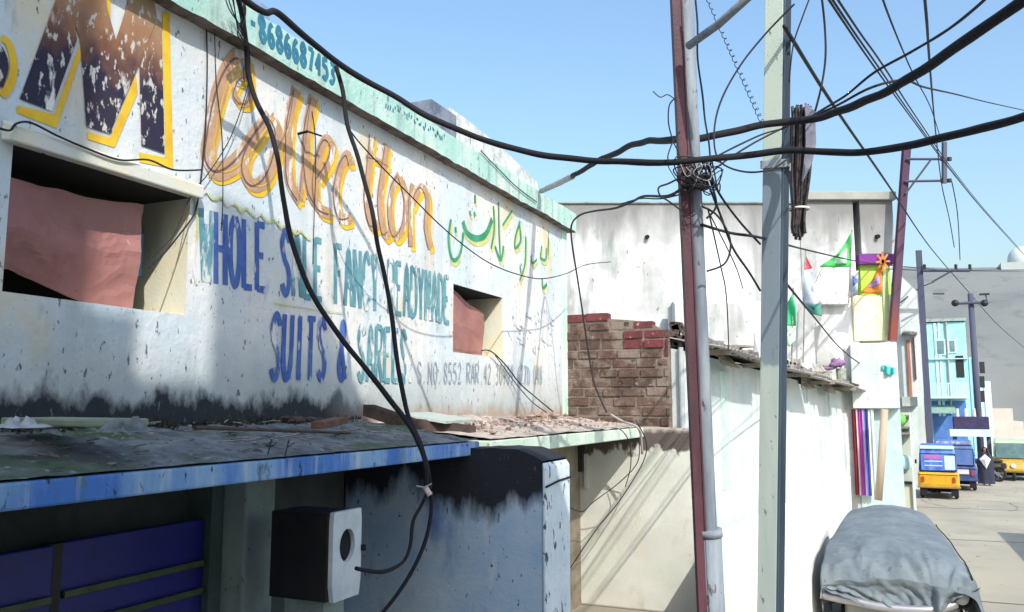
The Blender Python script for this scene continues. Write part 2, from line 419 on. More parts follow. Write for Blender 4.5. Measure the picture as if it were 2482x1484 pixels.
# ================================================================ the setting
mb = MB().quad((-400, -200, 0), (400, -200, 0), (400, 1200, 0), (-400, 1200, 0))
tag(mb.build('ground', m_ground), kind='structure')
mb = MB()
mb.hexa([(-2.9, -30), (9, -30), (9, 24), (-2.9, 24)], -.05, .012)
mb.hexa([(-2.9, 24.003), (9, 24.003), (26, 130), (-1, 130)], -.05, .012)
tag(mb.build('road', m_road), kind='structure')
mb = MB()
mb.quad((-.8, 21.4, .017), (5, 21.75, .017), (5, 21.79, .017), (-.8, 21.44, .017))
mb.quad((-.8, 14.9, .017), (5, 15.05, .017), (5, 15.09, .017), (-.8, 14.94, .017))
mb.quad((.2, 27.9, .017), (6, 28.3, .017), (6, 28.34, .017), (.2, 27.94, .017))
tag(mb.build('road_joints', M('road joint tar', (0.10, 0.10, 0.09))), kind='structure')
random.seed(41)
mb = MB()
for k in range(9):
    x, y = random.uniform(.9, 5), random.uniform(12, 34)
    a = random.uniform(0, 6.28)
    P = [Vector((x, y, .0165))]
    for i in range(9):
        a += random.uniform(-.28, .28)
        P.append(P[-1] + Vector((math.cos(a), math.sin(a), 0)) * random.uniform(.15, .4))
    for i in range(9):
        d = (P[i + 1] - P[i]).normalized().cross(Vector((0, 0, 1))) * random.uniform(.008, .02)
        mb.quad(P[i] - d, P[i] + d, P[i + 1] + d, P[i + 1] - d)
tag(mb.build('road_cracks', M('road crack', (0.14, 0.135, 0.12))), kind='structure')
mb = MB()
for k in range(130):
    x, y = random.uniform(.3, 6), random.uniform(11, 36)
    mb.ball((x, y, .018), random.uniform(.008, .035), 4, 6, (1.3, 1, .5), .6)
tag(single('road_grit', mb, M('road grit', (0.26, 0.22, 0.18), (0.4, 0.38, 0.34), 20), 'stones and scraps scattered over the dusty road', 'grit'), kind='stuff')
# whitewashed raised apron in the wedge between the long wall and the carriageway
mb = MB()
mb.hexa([(-1.66, 8.9), (-.86, 8.9), (-.80, 24.9), (-2.42, 12.72)], -.03, 1.12)
tag(mb.build('pavement', m_apron, bevel=.03), kind='structure')
# hill
def hillf(u, v):
    x = -60 + 330 * u
    y = 130 + 120 * v
    zt = 32.6 - .072 * x + .7 * mnoise.noise(Vector((x * .02, 1.3, 0))) + .5 * mnoise.noise(Vector((x * .09, 4.3, 0)))
    k = min(1, v * 1.9)
    z = zt * (k ** .62) + (1.3 * mnoise.noise(Vector((x * .05, y * .08, 2))) + .5 * mnoise.noise(Vector((x * .2, y * .3, 7)))) * (1 - abs(2 * k - 1)) * 1.5
    return (x, y, z)
tag(MB().grid(hillf, 120, 40).build('hill', m_hill, smooth=True), kind='structure')
def mound(u, v):
    x = 21 + 90 * u
    y = 95 + 30 * v
    k = math.sin(min(1, v * 1.6) * math.pi / 2)
    e = min(1, max(0, u * 6)) ** 1.2
    z = (13.8 * e + 2.0 * mnoise.noise(Vector((x * .3, y * .2, 5)))) * k * (0.0 if u == 0 else 1)
    return (x, y, z)
tag(MB().grid(mound, 60, 16).build('rocky_slope', m_farrock, smooth=True), kind='structure')

# ================================================================ the sign-painted shop building
XW = -4.6
shop = thing('shop_building', 'long white shop building with big painted clothing sign and mint green cornice', 'building', (-7, 6, 0))
YE = px(1372, 700, x=XW).y                      # far end of the wall
def wz(dx, dy): return px(dx, dy, x=XW)
zt = px(1200, 450, x=XW + .14).z                 # underside of the cornice
# window openings (on the wall face)
w1 = (px(16, 560, x=XW).y, px(457, 560, x=XW).y, px(20, 700, x=XW).z - .02, px(240, 414, x=XW).z)
w2 = (px(1098, 760, x=XW).y, px(1217, 760, x=XW).y, px(1150, 860, x=XW).z, px(1150, 703, x=XW).z)
def wall_holes(mb, ys, zs, holes, x):
    Ys = sorted(set(list(ys) + [h[0] for h in holes] + [h[1] for h in holes]))
    Zs = sorted(set(list(zs) + [h[2] for h in holes] + [h[3] for h in holes]))
    for i in range(len(Ys) - 1):
        for j in range(len(Zs) - 1):
            yc, zc = (Ys[i] + Ys[i + 1]) / 2, (Zs[j] + Zs[j + 1]) / 2
            if any(h[0] < yc < h[1] and h[2] < zc < h[3] for h in holes): continue
            mb.quad((x, Ys[i], Zs[j]), (x, Ys[i + 1], Zs[j]), (x, Ys[i + 1], Zs[j + 1]), (x, Ys[i], Zs[j + 1]))
mb = MB()
wall_holes(mb, (-5, YE), (2.5, zt), (w1, w2), XW)
mb.quad((XW, YE, 2.5), (-5.3, YE, 2.5), (-5.3, YE, zt), (XW, YE, zt))
for h in (w1, w2):                               # closed back of each recess
    mb.quad((XW - .55, h[0] - .4, h[2] - .3), (XW - .55, h[1] + .4, h[2] - .3), (XW - .55, h[1] + .4, h[3] + .3), (XW - .55, h[0] - .4, h[3] + .3))
mb.box((-10, -5, 0), (-5.3, YE - .01, zt - .02))
mb.quad((XW, -5, 2.5), (-5.3, -5, 2.5), (-5.3, -5, zt), (XW, -5, zt))
mb.build('wall', m_wall, shop)
for h in (w1, w2):
    mb = MB()
    a, b, c, d = h
    x2 = XW - .54
    mb.quad((XW, a, c), (x2, a, c), (x2, a, d), (XW, a, d))
    mb.quad((XW, b, c), (x2, b, c), (x2, b, d), (XW, b, d))
    mb.quad((XW, a, c), (x2, a, c), (x2, b, c), (XW, b, c))
    mb.build('window_reveal', m_reveal, shop)
    MB().quad((XW, a, d), (x2, a, d), (x2, b, d), (XW, b, d)).quad((x2 + .005, a, d), (x2 + .005, b, d), (x2 + .005, b, c), (x2 + .005, a, c)).build('window_void_shade', m_dark, shop)  # dark sheets stand in for shade at head and back of the recess
# hardboard sheets closing the windows, crumpled
def board(h, rec0, rec1, topdrop, wfrac, seed, tilt=.0, lift=.0, amp=1.0):
    a, b, c, d = h
    def f(u, v):
        y = a + .01 + (b - a) * wfrac * u
        low = lift * max(0, 1 - abs(u - .1) * 1.6)
        z = c + .012 + (d - c) * (low + v * (topdrop + tilt * u - low))
        q = Vector((u * 1.9 + seed, v * 1.7 + u * .6, seed))
        n = 1.5 * abs(u - .52 - .10 * v) - 1.1 * abs(v - .42 - .12 * u) + .7 * max(0, u + v - 1.25) - .5 * max(0, .35 - u - v * .4) + .22 * mnoise.noise(q * 1.5) - .25 * abs(mnoise.noise(q * 3.1))
        edge = .022 * mnoise.noise(Vector((u * 5, v * 5, seed)))
        return (XW - rec0 - (rec1 - rec0) * u + amp * .085 * n - .10 * max(0, .25 - v) * (1 - u), y + edge, z + edge * (1 if .02 < v else .3))
    return MB().grid(f, 22, 18)
win1 = board(w1, .10, .22, .78, .79, 3.3, .09, .17, 1.0).build('window_board', m_board, shop, label='crumpled pink board filling the large window', solid=.012)
board(w2, .08, .22, .97, .86, 9, -.26, 0, .5).build('window_board', m_board, shop, label='pink board tilted in the small window', solid=.012)
mb = MB().box((XW - .47, w1[1] - .22, w1[2] + .30), (XW - .36, w1[1] - .08, w1[2] + .62))
mb.build('window_rag', M('teal blue cloth', (0.03, 0.16, 0.30), (0.05, 0.24, 0.36), 6), shop)
# lintel hood over the large window
mb = MB()
a, b = w1[0] - .08, w1[1] + .04
zl = w1[3]
mb.prism([(XW, a, zl + .004), (XW + .10, a, zl - .010), (XW + .10, a, zl + .09), (XW, a, zl + .13)], (0, b - a, 0))
mb.build('lintel', M('old lintel whitewash', (0.62, 0.66, 0.64), (0.70, 0.66, 0.52), 2, speck=((0.14, 0.15, 0.17), 26, .68, .72)), shop, bevel=.012)
# cornice
XC = XW + .14
zc1 = zt + .30
mb = MB()
NS = 160
prof = [(XW - .3, zt), (XC, zt), (XC, zc1), (XW - .3, zc1)]
for i in range(NS):
    y0, y1 = -5 + (YE + .12 + 5) * i / NS, -5 + (YE + .12 + 5) * (i + 1) / NS
    def dz(y): return .020 * mnoise.noise(Vector((y * 1.1, 0, 3))) + .016 * mnoise.noise(Vector((y * 6, 0, 3)))
    mb.quad((XC, y0, zt + dz(y0)), (XC, y1, zt + dz(y1)), (XC, y1, zc1 + dz(y1 + 9)), (XC, y0, zc1 + dz(y0 + 9)))
    mb.quad((XC, y0, zc1 + dz(y0 + 9)), (XC, y1, zc1 + dz(y1 + 9)), (XW - .3, y1, zc1), (XW - .3, y0, zc1))
mb.quad((XC, YE + .12, zt), (XW - .3, YE + .12, zt), (XW - .3, YE + .12, zc1), (XC, YE + .12, zc1))
mb.build('cornice', m_mint, shop)
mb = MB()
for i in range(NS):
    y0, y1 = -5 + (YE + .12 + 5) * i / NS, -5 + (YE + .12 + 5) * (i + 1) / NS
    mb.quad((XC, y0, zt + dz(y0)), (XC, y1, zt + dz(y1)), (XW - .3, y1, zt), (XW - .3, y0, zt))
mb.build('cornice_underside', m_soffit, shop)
# green corner band at the far end
mb = MB()
mb.box((XW + .003, YE - .22, 2.7), (XW + .012, YE + .004, zt - .004))
mb.box((XW - .3, YE + .004, 2.7), (XW + .012, YE + .012, zt - .004))
mb.build('corner_band', M('mint corner paint', (0.36, 0.66, 0.52), (0.68, 0.76, 0.70), 2.2, stretch=(1, 1, .3)), shop)
# crumbling upper parapet and a dark block on the roof
mb = MB()
xp = -5.0
top = [(1090, 262), (1125, 285), (1180, 330), (1230, 372), (1300, 440)]
pts = [px(q[0], q[1], x=xp) for q in top]
poly = [Vector((xp, pts[0].y, zc1 - .05))] + pts + [Vector((xp, pts[-1].y + .4, zc1 - .05))]
mb.prism(poly, (-.3, 0, 0))
mb.build('roof_parapet', m_parapet, shop)
mb = MB()
p = px(1045, 280, x=-4.75); q = px(1106, 280, x=-4.75)
mb.box((-5.3, p.y, zc1 - .02), (-4.75, q.y, px(1080, 264, x=-4.75).z))
mb.build('roof_block', M('dark weathered block', (0.10, 0.12, 0.17), (0.20, 0.23, 0.28), 5), shop)
p = px(598, 20, x=-4.9); q = px(655, 20, x=-4.9)
mb = MB().box((-5.3, p.y, zc1 - .02), (-4.9, q.y, px(625, 2, x=-4.9).z))
mb.build('roof_block', M('blue grey block', (0.16, 0.24, 0.40), (0.24, 0.32, 0.46), 5), shop)
# ---- lower storey: slabs, fins, shop front
ys1 = px(1162, 1100, x=-3.3).y
mb = MB()
ZS0, ZS1 = 2.87, 2.70
def slabtop(u, v):
    y = -3 + (ys1 + 3) * u
    x = XW + 1.3 * v
    z = ZS0 + (ZS1 - ZS0) * v + .030 * mnoise.noise(Vector((x * 6, y * 6, 0))) + .014 * mnoise.noise(Vector((x * 17, y * 17, 0))) + .03 * max(0, mnoise.noise(Vector((x * 2.2, y * 1.7, 4)))) * (1 - v)
    if v > .999: z = ZS1 + .008 * mnoise.noise(Vector((0, y * 9, 2)))
    return (x, y, z)
mb.grid(slabtop, 110, 26)
mb.build('canopy_slab_top', m_moss, shop, smooth=True)
mb = MB()
mb.box((XW, -3, ZS1 - .13), (-3.3, ys1, ZS1 - .012))
mb.build('canopy_slab', m_bluedge, shop, bevel=.012)
# second slab
YF2 = 12.35
mb = MB()
def slab2(u, v):
    y = ys1 + .2 + (YF2 - ys1 - .2) * u
    x = XW + 1.32 * v
    z = 2.84 + (2.70 - 2.84) * v + .02 * mnoise.noise(Vector((x * 5, y * 4, 8))) + .09 * max(0, mnoise.noise(Vector((x * 1.4, y * 1.1, 14)))) * (1 - v)
    return (x, y, z)
mb.grid(slab2, 60, 20)
mb.build('canopy_slab_top', m_slabdust, shop, smooth=True)
mb = MB().box((XW, ys1 + .2, 2.54), (-3.28, YF2, 2.685))
mb.build('canopy_slab', m_slabgreen, shop, bevel=.012)
# fin wall, blue, with black mossy head
ze = px(1330, 1090, y=6.6).z
mb = MB()
yf0, yf1 = px(1315, 1250, x=-2.62).y, px(1372, 1250, x=-2.62).y
def fin(u, v):
    x = XW + (-2.62 - XW) * u
    z = (ze + .012 * mnoise.noise(Vector((x * 6, 0, 0))) - .10 * max(0, (u - .86) / .14) ** 2) * v
    return x, z
n = 26
for i in range(n):
    for j in range(1):
        x0, z0 = fin(i / n, 1); x1, z1 = fin((i + 1) / n, 1)
        mb.quad((x0, yf0, 0), (x1, yf0, 0), (x1, yf0, z1), (x0, yf0, z0))
        mb.quad((x0, yf0, z0), (x1, yf0, z1), (x1, yf1, z1), (x0, yf1, z0))
        mb.quad((x0, yf1, 0), (x1, yf1, 0), (x1, yf1, z1), (x0, yf1, z0))
mb.build('side_wall', m_finblue, shop, label='blue side wall with a black mossy head')
mb = MB()
zf = fin(1, 1)[1]
mb.hexa([(-2.619, yf0 - .012), (-2.585, yf0 - .012), (-2.585, yf1 + .01), (-2.619, yf1 + .01)], 0, [zf - .01, zf - .06, zf - .06, zf - .01])
mb.build('side_wall_end', m_finend, shop, bevel=.012)
mb = MB()
mb.tube([(-2.58, yf0 - .018, 2.33), (-2.578, (yf0 + yf1) / 2, 2.36), (-2.58, yf1 + .01, 2.37)], .010, 5)
mb.build('crack', m_dark, shop)
# cream fin wall
xf2 = px(1693, 1250, y=YF2 + .01).x
mb = MB()
prof = [(-5.2, 0), (-5.2, 2.66), (-3.2, 2.69), (-2.75, 2.675), (-2.6, 2.66), (xf2 - .05, 2.635), (xf2, 2.56), (xf2, 0)]
mb.prism([(x, YF2, z) for x, z in prof], (0, .24, 0))
mb.build('side_wall', m_cream, shop, label='cream side wall with a brown stained head', bevel=.03)
# shop front under the first slab
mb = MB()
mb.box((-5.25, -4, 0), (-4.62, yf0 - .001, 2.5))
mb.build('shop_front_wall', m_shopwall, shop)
mb = MB()
yp0, yp1 = px(590, 1400, x=-4.2).y, px(662, 1400, x=-4.2).y
mb.box((-4.618, yp0, 0), (-4.2, yp1, 2.56))
mb.build('pier', m_pier, shop, bevel=.02)
yd1 = px(490, 1400, x=-4.45).y
ydm = px(128, 1400, x=-4.45).y
for k, (ya, yb, dx_) in enumerate(((ydm + .04, yd1, 0), (ydm - 1.3, ydm - .04, .05))):
    mb = MB().box((-4.50 + dx_, ya, 0), (-4.45 + dx_, yb, px(300, 1290, x=-4.45).z))
    dr = mb.build('shutter_door', m_door, shop, bevel=.01)
    for zz in (px(300, 1408, x=-4.43).z, px(300, 1482, x=-4.43).z, .9, .3):
        MB().box((-4.449 + dx_, ya + .02, zz - .022), (-4.415 + dx_, yb - .02, zz + .022)).build('door_rail', m_rail, dr, bevel=.006)
MB().box((-4.52, ydm - .039, 0), (-4.43, ydm + .039, px(300, 1290, x=-4.45).z)).build('door_post', m_boxdark, shop)
MB().box((-4.617, yd1 + .01, 0), (-4.40, yp0 - .01, 2.5)).build('door_jamb', M('dark green jamb', (0.04, 0.07, 0.06), (0.06, 0.09, 0.09), 4), shop)
# wall under the second slab
MB().box((-4.9, yf1 + .001, 0), (-4.3, YF2 - .001, 2.53)).build('shop_front_wall', M('brown shop recess plaster', (0.26, 0.22, 0.16), (0.16, 0.13, 0.10), 3), shop)
p = px(1395, 1160, y=YF2 - .06)
MB().box((p.x - .3, YF2 - .10, 2.0), (p.x + .12, YF2 - .004, 2.53)).build('beam_end', M('dark timber beam', (0.03, 0.02, 0.018)), shop)
MB().box((p.x + .13, YF2 - .05, 1.75), (p.x + .19, YF2 - .004, 2.3)).build('pipe_stub', m_cream, shop)

# ================================================================ painted lettering
def ribbon(mb, pts, w, off):
    """brush stroke on the wall: pts are (Y, z) points, w brush width"""
    P = [Vector((0, a[0], a[1])) for a in pts]
    P = crom(P, 5) if len(P) > 2 else P
    L_, R_ = [], []
    for i, p_ in enumerate(P):
        t = P[min(i + 1, len(P) - 1)] - P[max(i - 1, 0)]
        if t.length < 1e-9: t = Vector((0, 1, 0))
        t.normalize()
        nrm = Vector((0, -t.z, t.y))
        j = 1 + .16 * mnoise.noise(Vector((p_.y * 9, p_.z * 9, off * 900)))
        L_.append(p_ + nrm * w / 2 * j)
        R_.append(p_ - nrm * w / 2 * j)
    b = len(mb.v)
    for a_, c_ in zip(L_, R_):
        off += .00003
        mb.v.append(Vector((off, a_.y, a_.z))); mb.v.append(Vector((off, c_.y, c_.z)))
    for i in range(len(P) - 1):
        mb.f.append((b + 2 * i, b + 2 * i + 1, b + 2 * i + 3, b + 2 * i + 2))
class Off:
    def __init__(s, x, step=.00012): s.x, s.s = x, step
    def __call__(s):
        s.x += s.s
        return s.x
GL = {
 'A': [[(0, 0), (.5, 1), (1, 0)], [(.2, .35), (.8, .35)]],
 'B': [[(0, 0), (0, 1)], [(0, 1), (.8, .95), (.8, .6), (0, .53)], [(0, .53), (.95, .45), (.95, .05), (0, 0)]],
 'C': [[(.95, .8), (.6, 1), (.1, .8), (.05, .3), (.45, 0), (.95, .2)]],
 'D': [[(0, 0), (0, 1)], [(0, 1), (.8, .85), (.95, .5), (.8, .12), (0, 0)]],
 'E': [[(0, 0), (0, 1)], [(0, .98), (.85, .98)], [(0, .52), (.7, .52)], [(0, .02), (.9, .02)]],
 'F': [[(0, 0), (0, 1)], [(0, .98), (.9, .98)], [(0, .52), (.7, .52)]],
 'H': [[(0, 0), (0, 1)], [(.9, 0), (.9, 1)], [(0, .5), (.9, .5)]],
 'I': [[(.45, 0), (.45, 1)]],
 'K': [[(0, 0), (0, 1)], [(0, .45), (.9, 1)], [(.2, .55), (.9, 0)]],
 'L': [[(0, 1), (0, 0)], [(0, .02), (.85, .02)]],
 'M': [[(0, 0), (.1, 1)], [(.1, 1), (.5, .25)], [(.5, .25), (.9, 1)], [(.9, 1), (1, 0)]],
 'N': [[(0, 0), (0, 1)], [(0, 1), (.9, 0)], [(.9, 0), (.9, 1)]],
 'O': [[(.5, 1), (.1, .8), (.05, .3), (.45, 0), (.85, .25), (.9, .75), (.5, 1)]],
 'R': [[(0, 0), (0, 1)], [(0, 1), (.85, .95), (.85, .58), (0, .5)], [(.3, .5), (.95, 0)]],
 'S': [[(.92, .82), (.5, 1), (.08, .8), (.35, .55), (.75, .42), (.9, .2), (.5, 0), (.05, .16)]],
 'T': [[(.45, 0), (.45, 1)], [(0, .98), (.95, .98)]],
 'U': [[(0, 1), (.02, .3), (.4, 0), (.85, .25), (.9, 1)]],
 'W': [[(0, 1), (.22, 0)], [(.22, 0), (.5, .8)], [(.5, .8), (.75, 0)], [(.75, 0), (1, 1)]],
 'Y': [[(0, 1), (.45, .5)], [(.95, 1), (.45, .5)], [(.45, .5), (.45, 0)]],
 '&': [[(.95, .25), (.5, 0), (.08, .2), (.3, .5), (.75, .8), (.5, 1), (.25, .82), (.5, .45), (.95, .02)]],
 '.': [[(.3, 0), (.3, .08)]], '-': [[(.1, .5), (.8, .5)]], '/': [[(.1, 0), (.8, 1)]],
 '0': [[(.5, 1), (.1, .75), (.1, .25), (.5, 0), (.88, .25), (.88, .75), (.5, 1)]],
 '1': [[(.45, 0), (.45, 1)]], '2': [[(.1, .8), (.5, 1), (.85, .75), (.5, .4), (.05, .03)], [(.05, .03), (.9, .03)]],
 '3': [[(.1, .9), (.6, 1), (.8, .75), (.4, .53)], [(.4, .53), (.9, .3), (.5, 0), (.08, .12)]],
 '4': [[(.7, 0), (.7, 1)], [(.7, 1), (.05, .35)], [(.05, .35), (.95, .35)]],
 '5': [[(.85, .97), (.15, .97)], [(.15, .97), (.12, .55)], [(.12, .55), (.6, .6), (.9, .3), (.5, 0), (.08, .12)]],
 '6': [[(.8, .95), (.35, .75), (.1, .3), (.45, 0), (.85, .2), (.6, .5), (.15, .35)]],
 '7': [[(.05, .97), (.9, .97)], [(.9, .97), (.4, 0)]],
 '8': [[(.5, .53), (.15, .75), (.5, 1), (.85, .75), (.5, .53), (.1, .25), (.5, 0), (.9, .25), (.5, .53)]],
 '9': [[(.85, .65), (.5, .45), (.15, .7), (.5, 1), (.85, .7), (.7, .2), (.3, 0)]],
}
def letters(text, a, b, c, d, w, off, x, sel=None, mb=None, fill=.72):
    """text in the wall quad with picture corners a=bottom left, b=bottom right, c=top right, d=top left"""
    A, B_, C_, D_ = [px(q[0], q[1], x=x) for q in (a, b, c, d)]
    mb = mb or MB()
    n = len(text)
    for i, ch in enumerate(text):
        if ch not in GL or (sel and not sel(i)): continue
        for st in GL[ch]:
            pts = []
            jit = .03 * math.sin(i * 12.7 + 1)
            for (u, v) in st:
                uu = (i + .12 + u * fill) / n
                vv = v + jit
                y = (A.y + (B_.y - A.y) * uu) * (1 - vv) + (D_.y + (C_.y - D_.y) * uu) * vv
                z = (A.z + (B_.z - A.z) * uu) * (1 - vv) + (D_.z + (C_.z - D_.z) * uu) * vv
                pts.append((y, z))
            ribbon(mb, pts, w, off())
    return mb
def dstrokes(strokes, w, off, x, tf=None, mb=None, shift=(0, 0), step=None):
    mb = mb or MB()
    for st in strokes:
        ww = w
        if isinstance(st, tuple): st, ww = st
        pts = []
        for q in st:
            q = tf(q) if tf else q
            p_ = px(q[0] + shift[0], q[1] + shift[1], x=x)
            pts.append((p_.y, p_.z))
        ribbon(mb, pts, ww, off())
    return mb
XL = XW + .003
o1 = Off(XL)
T1 = 'WHOLE SALE FANCY READYMADE'
q1 = ((482, 686), (1090, 782), (1090, 668), (482, 508))
def words(text, quad, w, mats):
    st = 0
    for wd_ in text.split(' '):
        for a_, b_, mt in mats:
            lo_, hi_ = max(st, a_), min(st + len(wd_), b_)
            if lo_ < hi_: letters(text, *quad, w, o1, XW, lambda i: lo_ <= i < hi_).build('painted_lettering', mt, shop)
        st += len(wd_) + 1
words(T1, q1, .054, ((0, 1, m_steal), (1, 7, m_sblue), (7, 99, m_steal)))
T2 = 'SUITS & SAREES.'
q2 = ((648, 924), (1004, 928), (1004, 806), (655, 762))
words(T2, q2, .052, ((0, 7, m_sblue), (7, 99, m_steal)))
letters('S.NO.8552 RAR 42 30909 6270 048', (1008, 930), (1312, 930), (1312, 886), (1008, 878), .018, o1, XW).build('painted_lettering', m_sgrey, shop)
o2 = Off(XC + .003)
letters('-8686687453', (606, 86), (812, 208), (814, 160), (600, 20), .042, o2, XC).build('painted_lettering', m_sphone, shop)
mb = MB()
for k in range(26):
    dx = 935 + k * 5.6
    dy = 245 + (dx - 935) * .61 + random.uniform(-6, 10)
    dstrokes([[(dx, dy), (dx + random.uniform(-3, 5), dy + random.uniform(3, 12))]], .02, o2, XC, mb=mb)
mb.build('painted_lettering', m_sphone, shop)
# big cursive word
tf2 = lambda q: (456.1 + q[0] * .4096, q[1] * .4096)
word = [
 ([(300, 610), (270, 560), (300, 480), (350, 460), (370, 530), (350, 610), (300, 610)], .05),
 ([(350, 480), (340, 380), (290, 350), (220, 440), (165, 600), (130, 780), (115, 930), (160, 1010), (230, 1000), (310, 930), (400, 800), (480, 690)], .115),
 ([(480, 690), (525, 770), (520, 900), (470, 1040), (400, 1100), (345, 1060), (330, 960), (380, 830), (470, 710)], .095),
 ([(520, 900), (590, 760), (630, 540)], .05),
 ([(640, 530), (600, 700), (590, 900), (600, 1080), (660, 1190)], .10),
 ([(660, 1190), (690, 900), (730, 580)], .05),
 ([(740, 580), (700, 760), (695, 950), (720, 1130), (770, 1220)], .10),
 ([(765, 1060), (830, 960), (850, 870), (810, 830), (765, 940), (745, 1100), (770, 1230), (840, 1270)], .085),
 ([(960, 980), (940, 920), (895, 1000), (870, 1150), (900, 1290), (960, 1290)], .085),
 ([(1050, 930), (1110, 945), (1180, 985)], .04), ([(1085, 800), (1065, 1000), (1050, 1180), (1080, 1330), (1120, 1330)], .08),
 ([(1175, 860), (1150, 1020), (1130, 1200), (1155, 1380), (1190, 1370)], .08),
 ([(1245, 1040), (1200, 1130), (1190, 1280), (1220, 1400), (1270, 1340), (1285, 1180), (1250, 1050)], .075),
 ([(1325, 1090), (1310, 1260), (1315, 1460)], .075),
 ([(1320, 1220), (1375, 1110), (1415, 1180), (1405, 1340), (1430, 1470)], .075),
]
oy = Off(XL + .0005)
dstrokes([(s, w * 1.2) for s, w in word], .06, oy, XW, tf2, shift=(7, 12)).build('painted_lettering', m_syellow, shop)
ob = Off(XL + .0035)
dstrokes([(s, w * 1.3) for s, w in word], .06, ob, XW, tf2).build('painted_lettering', m_smauve, shop)
ol = Off(XL + .0065)
mb = MB()
for s_, w_ in word:
    dstrokes([(s_, w_ * .10)], .01, ol, XW, tf2, mb=mb, shift=(3 + 70 * w_, 2))
mb.build('painted_lettering', m_syellow, shop)
mb = MB()
for s_, w_ in word:
    dstrokes([(s_, w_ * .13)], .01, ol, XW, tf2, mb=mb, shift=(-85 * w_, 0))
mb.build('painted_lettering', m_sline, shop)
# the big M and the edge of the letter before it
tf1 = lambda q: (q[0] * .5121, q[1] * .5121)
def wpoly(pts, off, tf=tf1):
    return [Vector((off, *(px(*tf(q), x=XW).yz))) for q in pts]
mb = MB()
ext = -150
om = Off(XL + .003, .0004)
mb.poly(wpoly([(300, ext), (262, 0), (90, 470), (240, 528), (362, 190), (352, 120), (310, 40)], om()))
mb.poly(wpoly([(310, 40), (352, 120), (375, 190), (392, 400), (405, 600), (515, 635), (655, 310), (650, 210), (545, 190), (505, 40), (480, ext), (300, ext)], om()))
mb.poly(wpoly([(545, 190), (650, 210), (655, 310), (740, 90), (700, ext), (610, ext), (600, 20)], om()))
mb.poly(wpoly([(655, 310), (665, 690), (775, 728), (762, 110), (742, 90)], om()))
mb.build('painted_lettering', m_sblack, shop)
mb = MB()
om = Off(XL + .0006, .0003)
mb.poly(wpoly([(82, 500), (75, 535), (265, 608), (275, 548)], om()))
mb.poly(wpoly([(275, 548), (265, 608), (385, 260), (372, 222), (255, 548)], om()))
mb.poly(wpoly([(410, 625), (412, 660), (540, 700), (528, 655)], om()))
mb.poly(wpoly([(528, 655), (540, 700), (650, 440), (642, 350), (515, 660)], om()))
mb.poly(wpoly([(655, 722), (658, 768), (818, 800), (790, 748)], om()))
mb.poly(wpoly([(788, 752), (818, 800), (800, 60), (765, 60), (780, 740)], om()))
mb.poly(wpoly([(490, ext), (520, ext), (520, 110), (508, 110)], om()))
dstrokes([[(5, 180), (40, 210), (62, 300), (50, 390), (5, 455)]], .05, om, XW, tf1, mb=mb)
mb.build('painted_lettering', m_syellow, shop)
mb = MB()
dstrokes([[(-40, 200), (-5, 260), (5, 320), (-20, 400)]], .08, Off(XL + .004), XW, tf1, mb=mb)
mb.build('painted_lettering', m_sblack, shop)
# green urdu lettering with yellow shading
tf3 = lambda q: (456.1 + q[0] * .4610, 380 + q[1] * .4610)
urdu = [
 ([(1378, 330), (1366, 430), (1378, 520), (1400, 545), (1430, 500), (1444, 400)], .05), ([(1402, 370), (1404, 400)], .05),
 ([(1442, 340), (1462, 400), (1510, 430), (1560, 410), (1595, 330)], .085), ([(1500, 290), (1506, 315)], .05), ([(1478, 285), (1482, 310)], .04), ([(1505, 200), (1505, 245)], .045),
 ([(1602, 260), (1606, 380), (1590, 480)], .045), ([(1628, 240), (1632, 420), (1640, 540)], .04), ([(1700, 285), (1650, 360)], .035),
 ([(1610, 470), (1640, 545), (1655, 470)], .05),
 ([(1742, 340), (1718, 420), (1716, 480), (1745, 440), (1738, 360)], .045), ([(1772, 420), (1768, 560), (1740, 650)], .045), ([(1742, 570), (1745, 610)], .035),
 ([(1800, 520), (1806, 560), (1830, 540)], .035), ([(1856, 470), (1850, 530), (1876, 540), (1880, 480)], .04), ([(1892, 390), (1888, 520)], .03), ([(1858, 640), (1862, 690), (1882, 670)], .05),
]
dstrokes([(s, w * 1.3) for s, w in urdu], .05, Off(XL + .001), XW, tf3, shift=(3, 9)).build('painted_lettering', m_spale, shop)
dstrokes([(s, w) for s, w in urdu], .05, Off(XL + .0045), XW, tf3).build('painted_lettering', m_sgreen, shop)
# small scribbled notice and wavy trim lines
mb = MB()
osn = Off(XL + .002)
for k in range(46):
    dx, dy = random.uniform(1228, 1340), random.uniform(745, 860)
    l_ = random.uniform(4, 14)
    dstrokes([[(dx, dy), (dx + l_ * random.uniform(-.3, .6), dy + l_ * .6), (dx + l_ * random.uniform(0, .8), dy + l_)]], random.uniform(.006, .016), osn, XW, mb=mb)
mb.build('painted_lettering', m_sgrey, shop)
mb = MB()
wv = [(474 + i * 12, 462 + i * 5.0 + 7 * math.sin(i * 2.3)) for i in range(24)]
dstrokes([wv], .018, osn, XW, mb=mb)
dstrokes([[(470, 470), (476, 560), (466, 640), (474, 690)]], .02, osn, XW, mb=mb)
dstrokes([[(660, 735), (720, 745), (830, 760)]], .008, osn, XW, mb=mb)
mb.build('painted_trim', m_spale, shop)

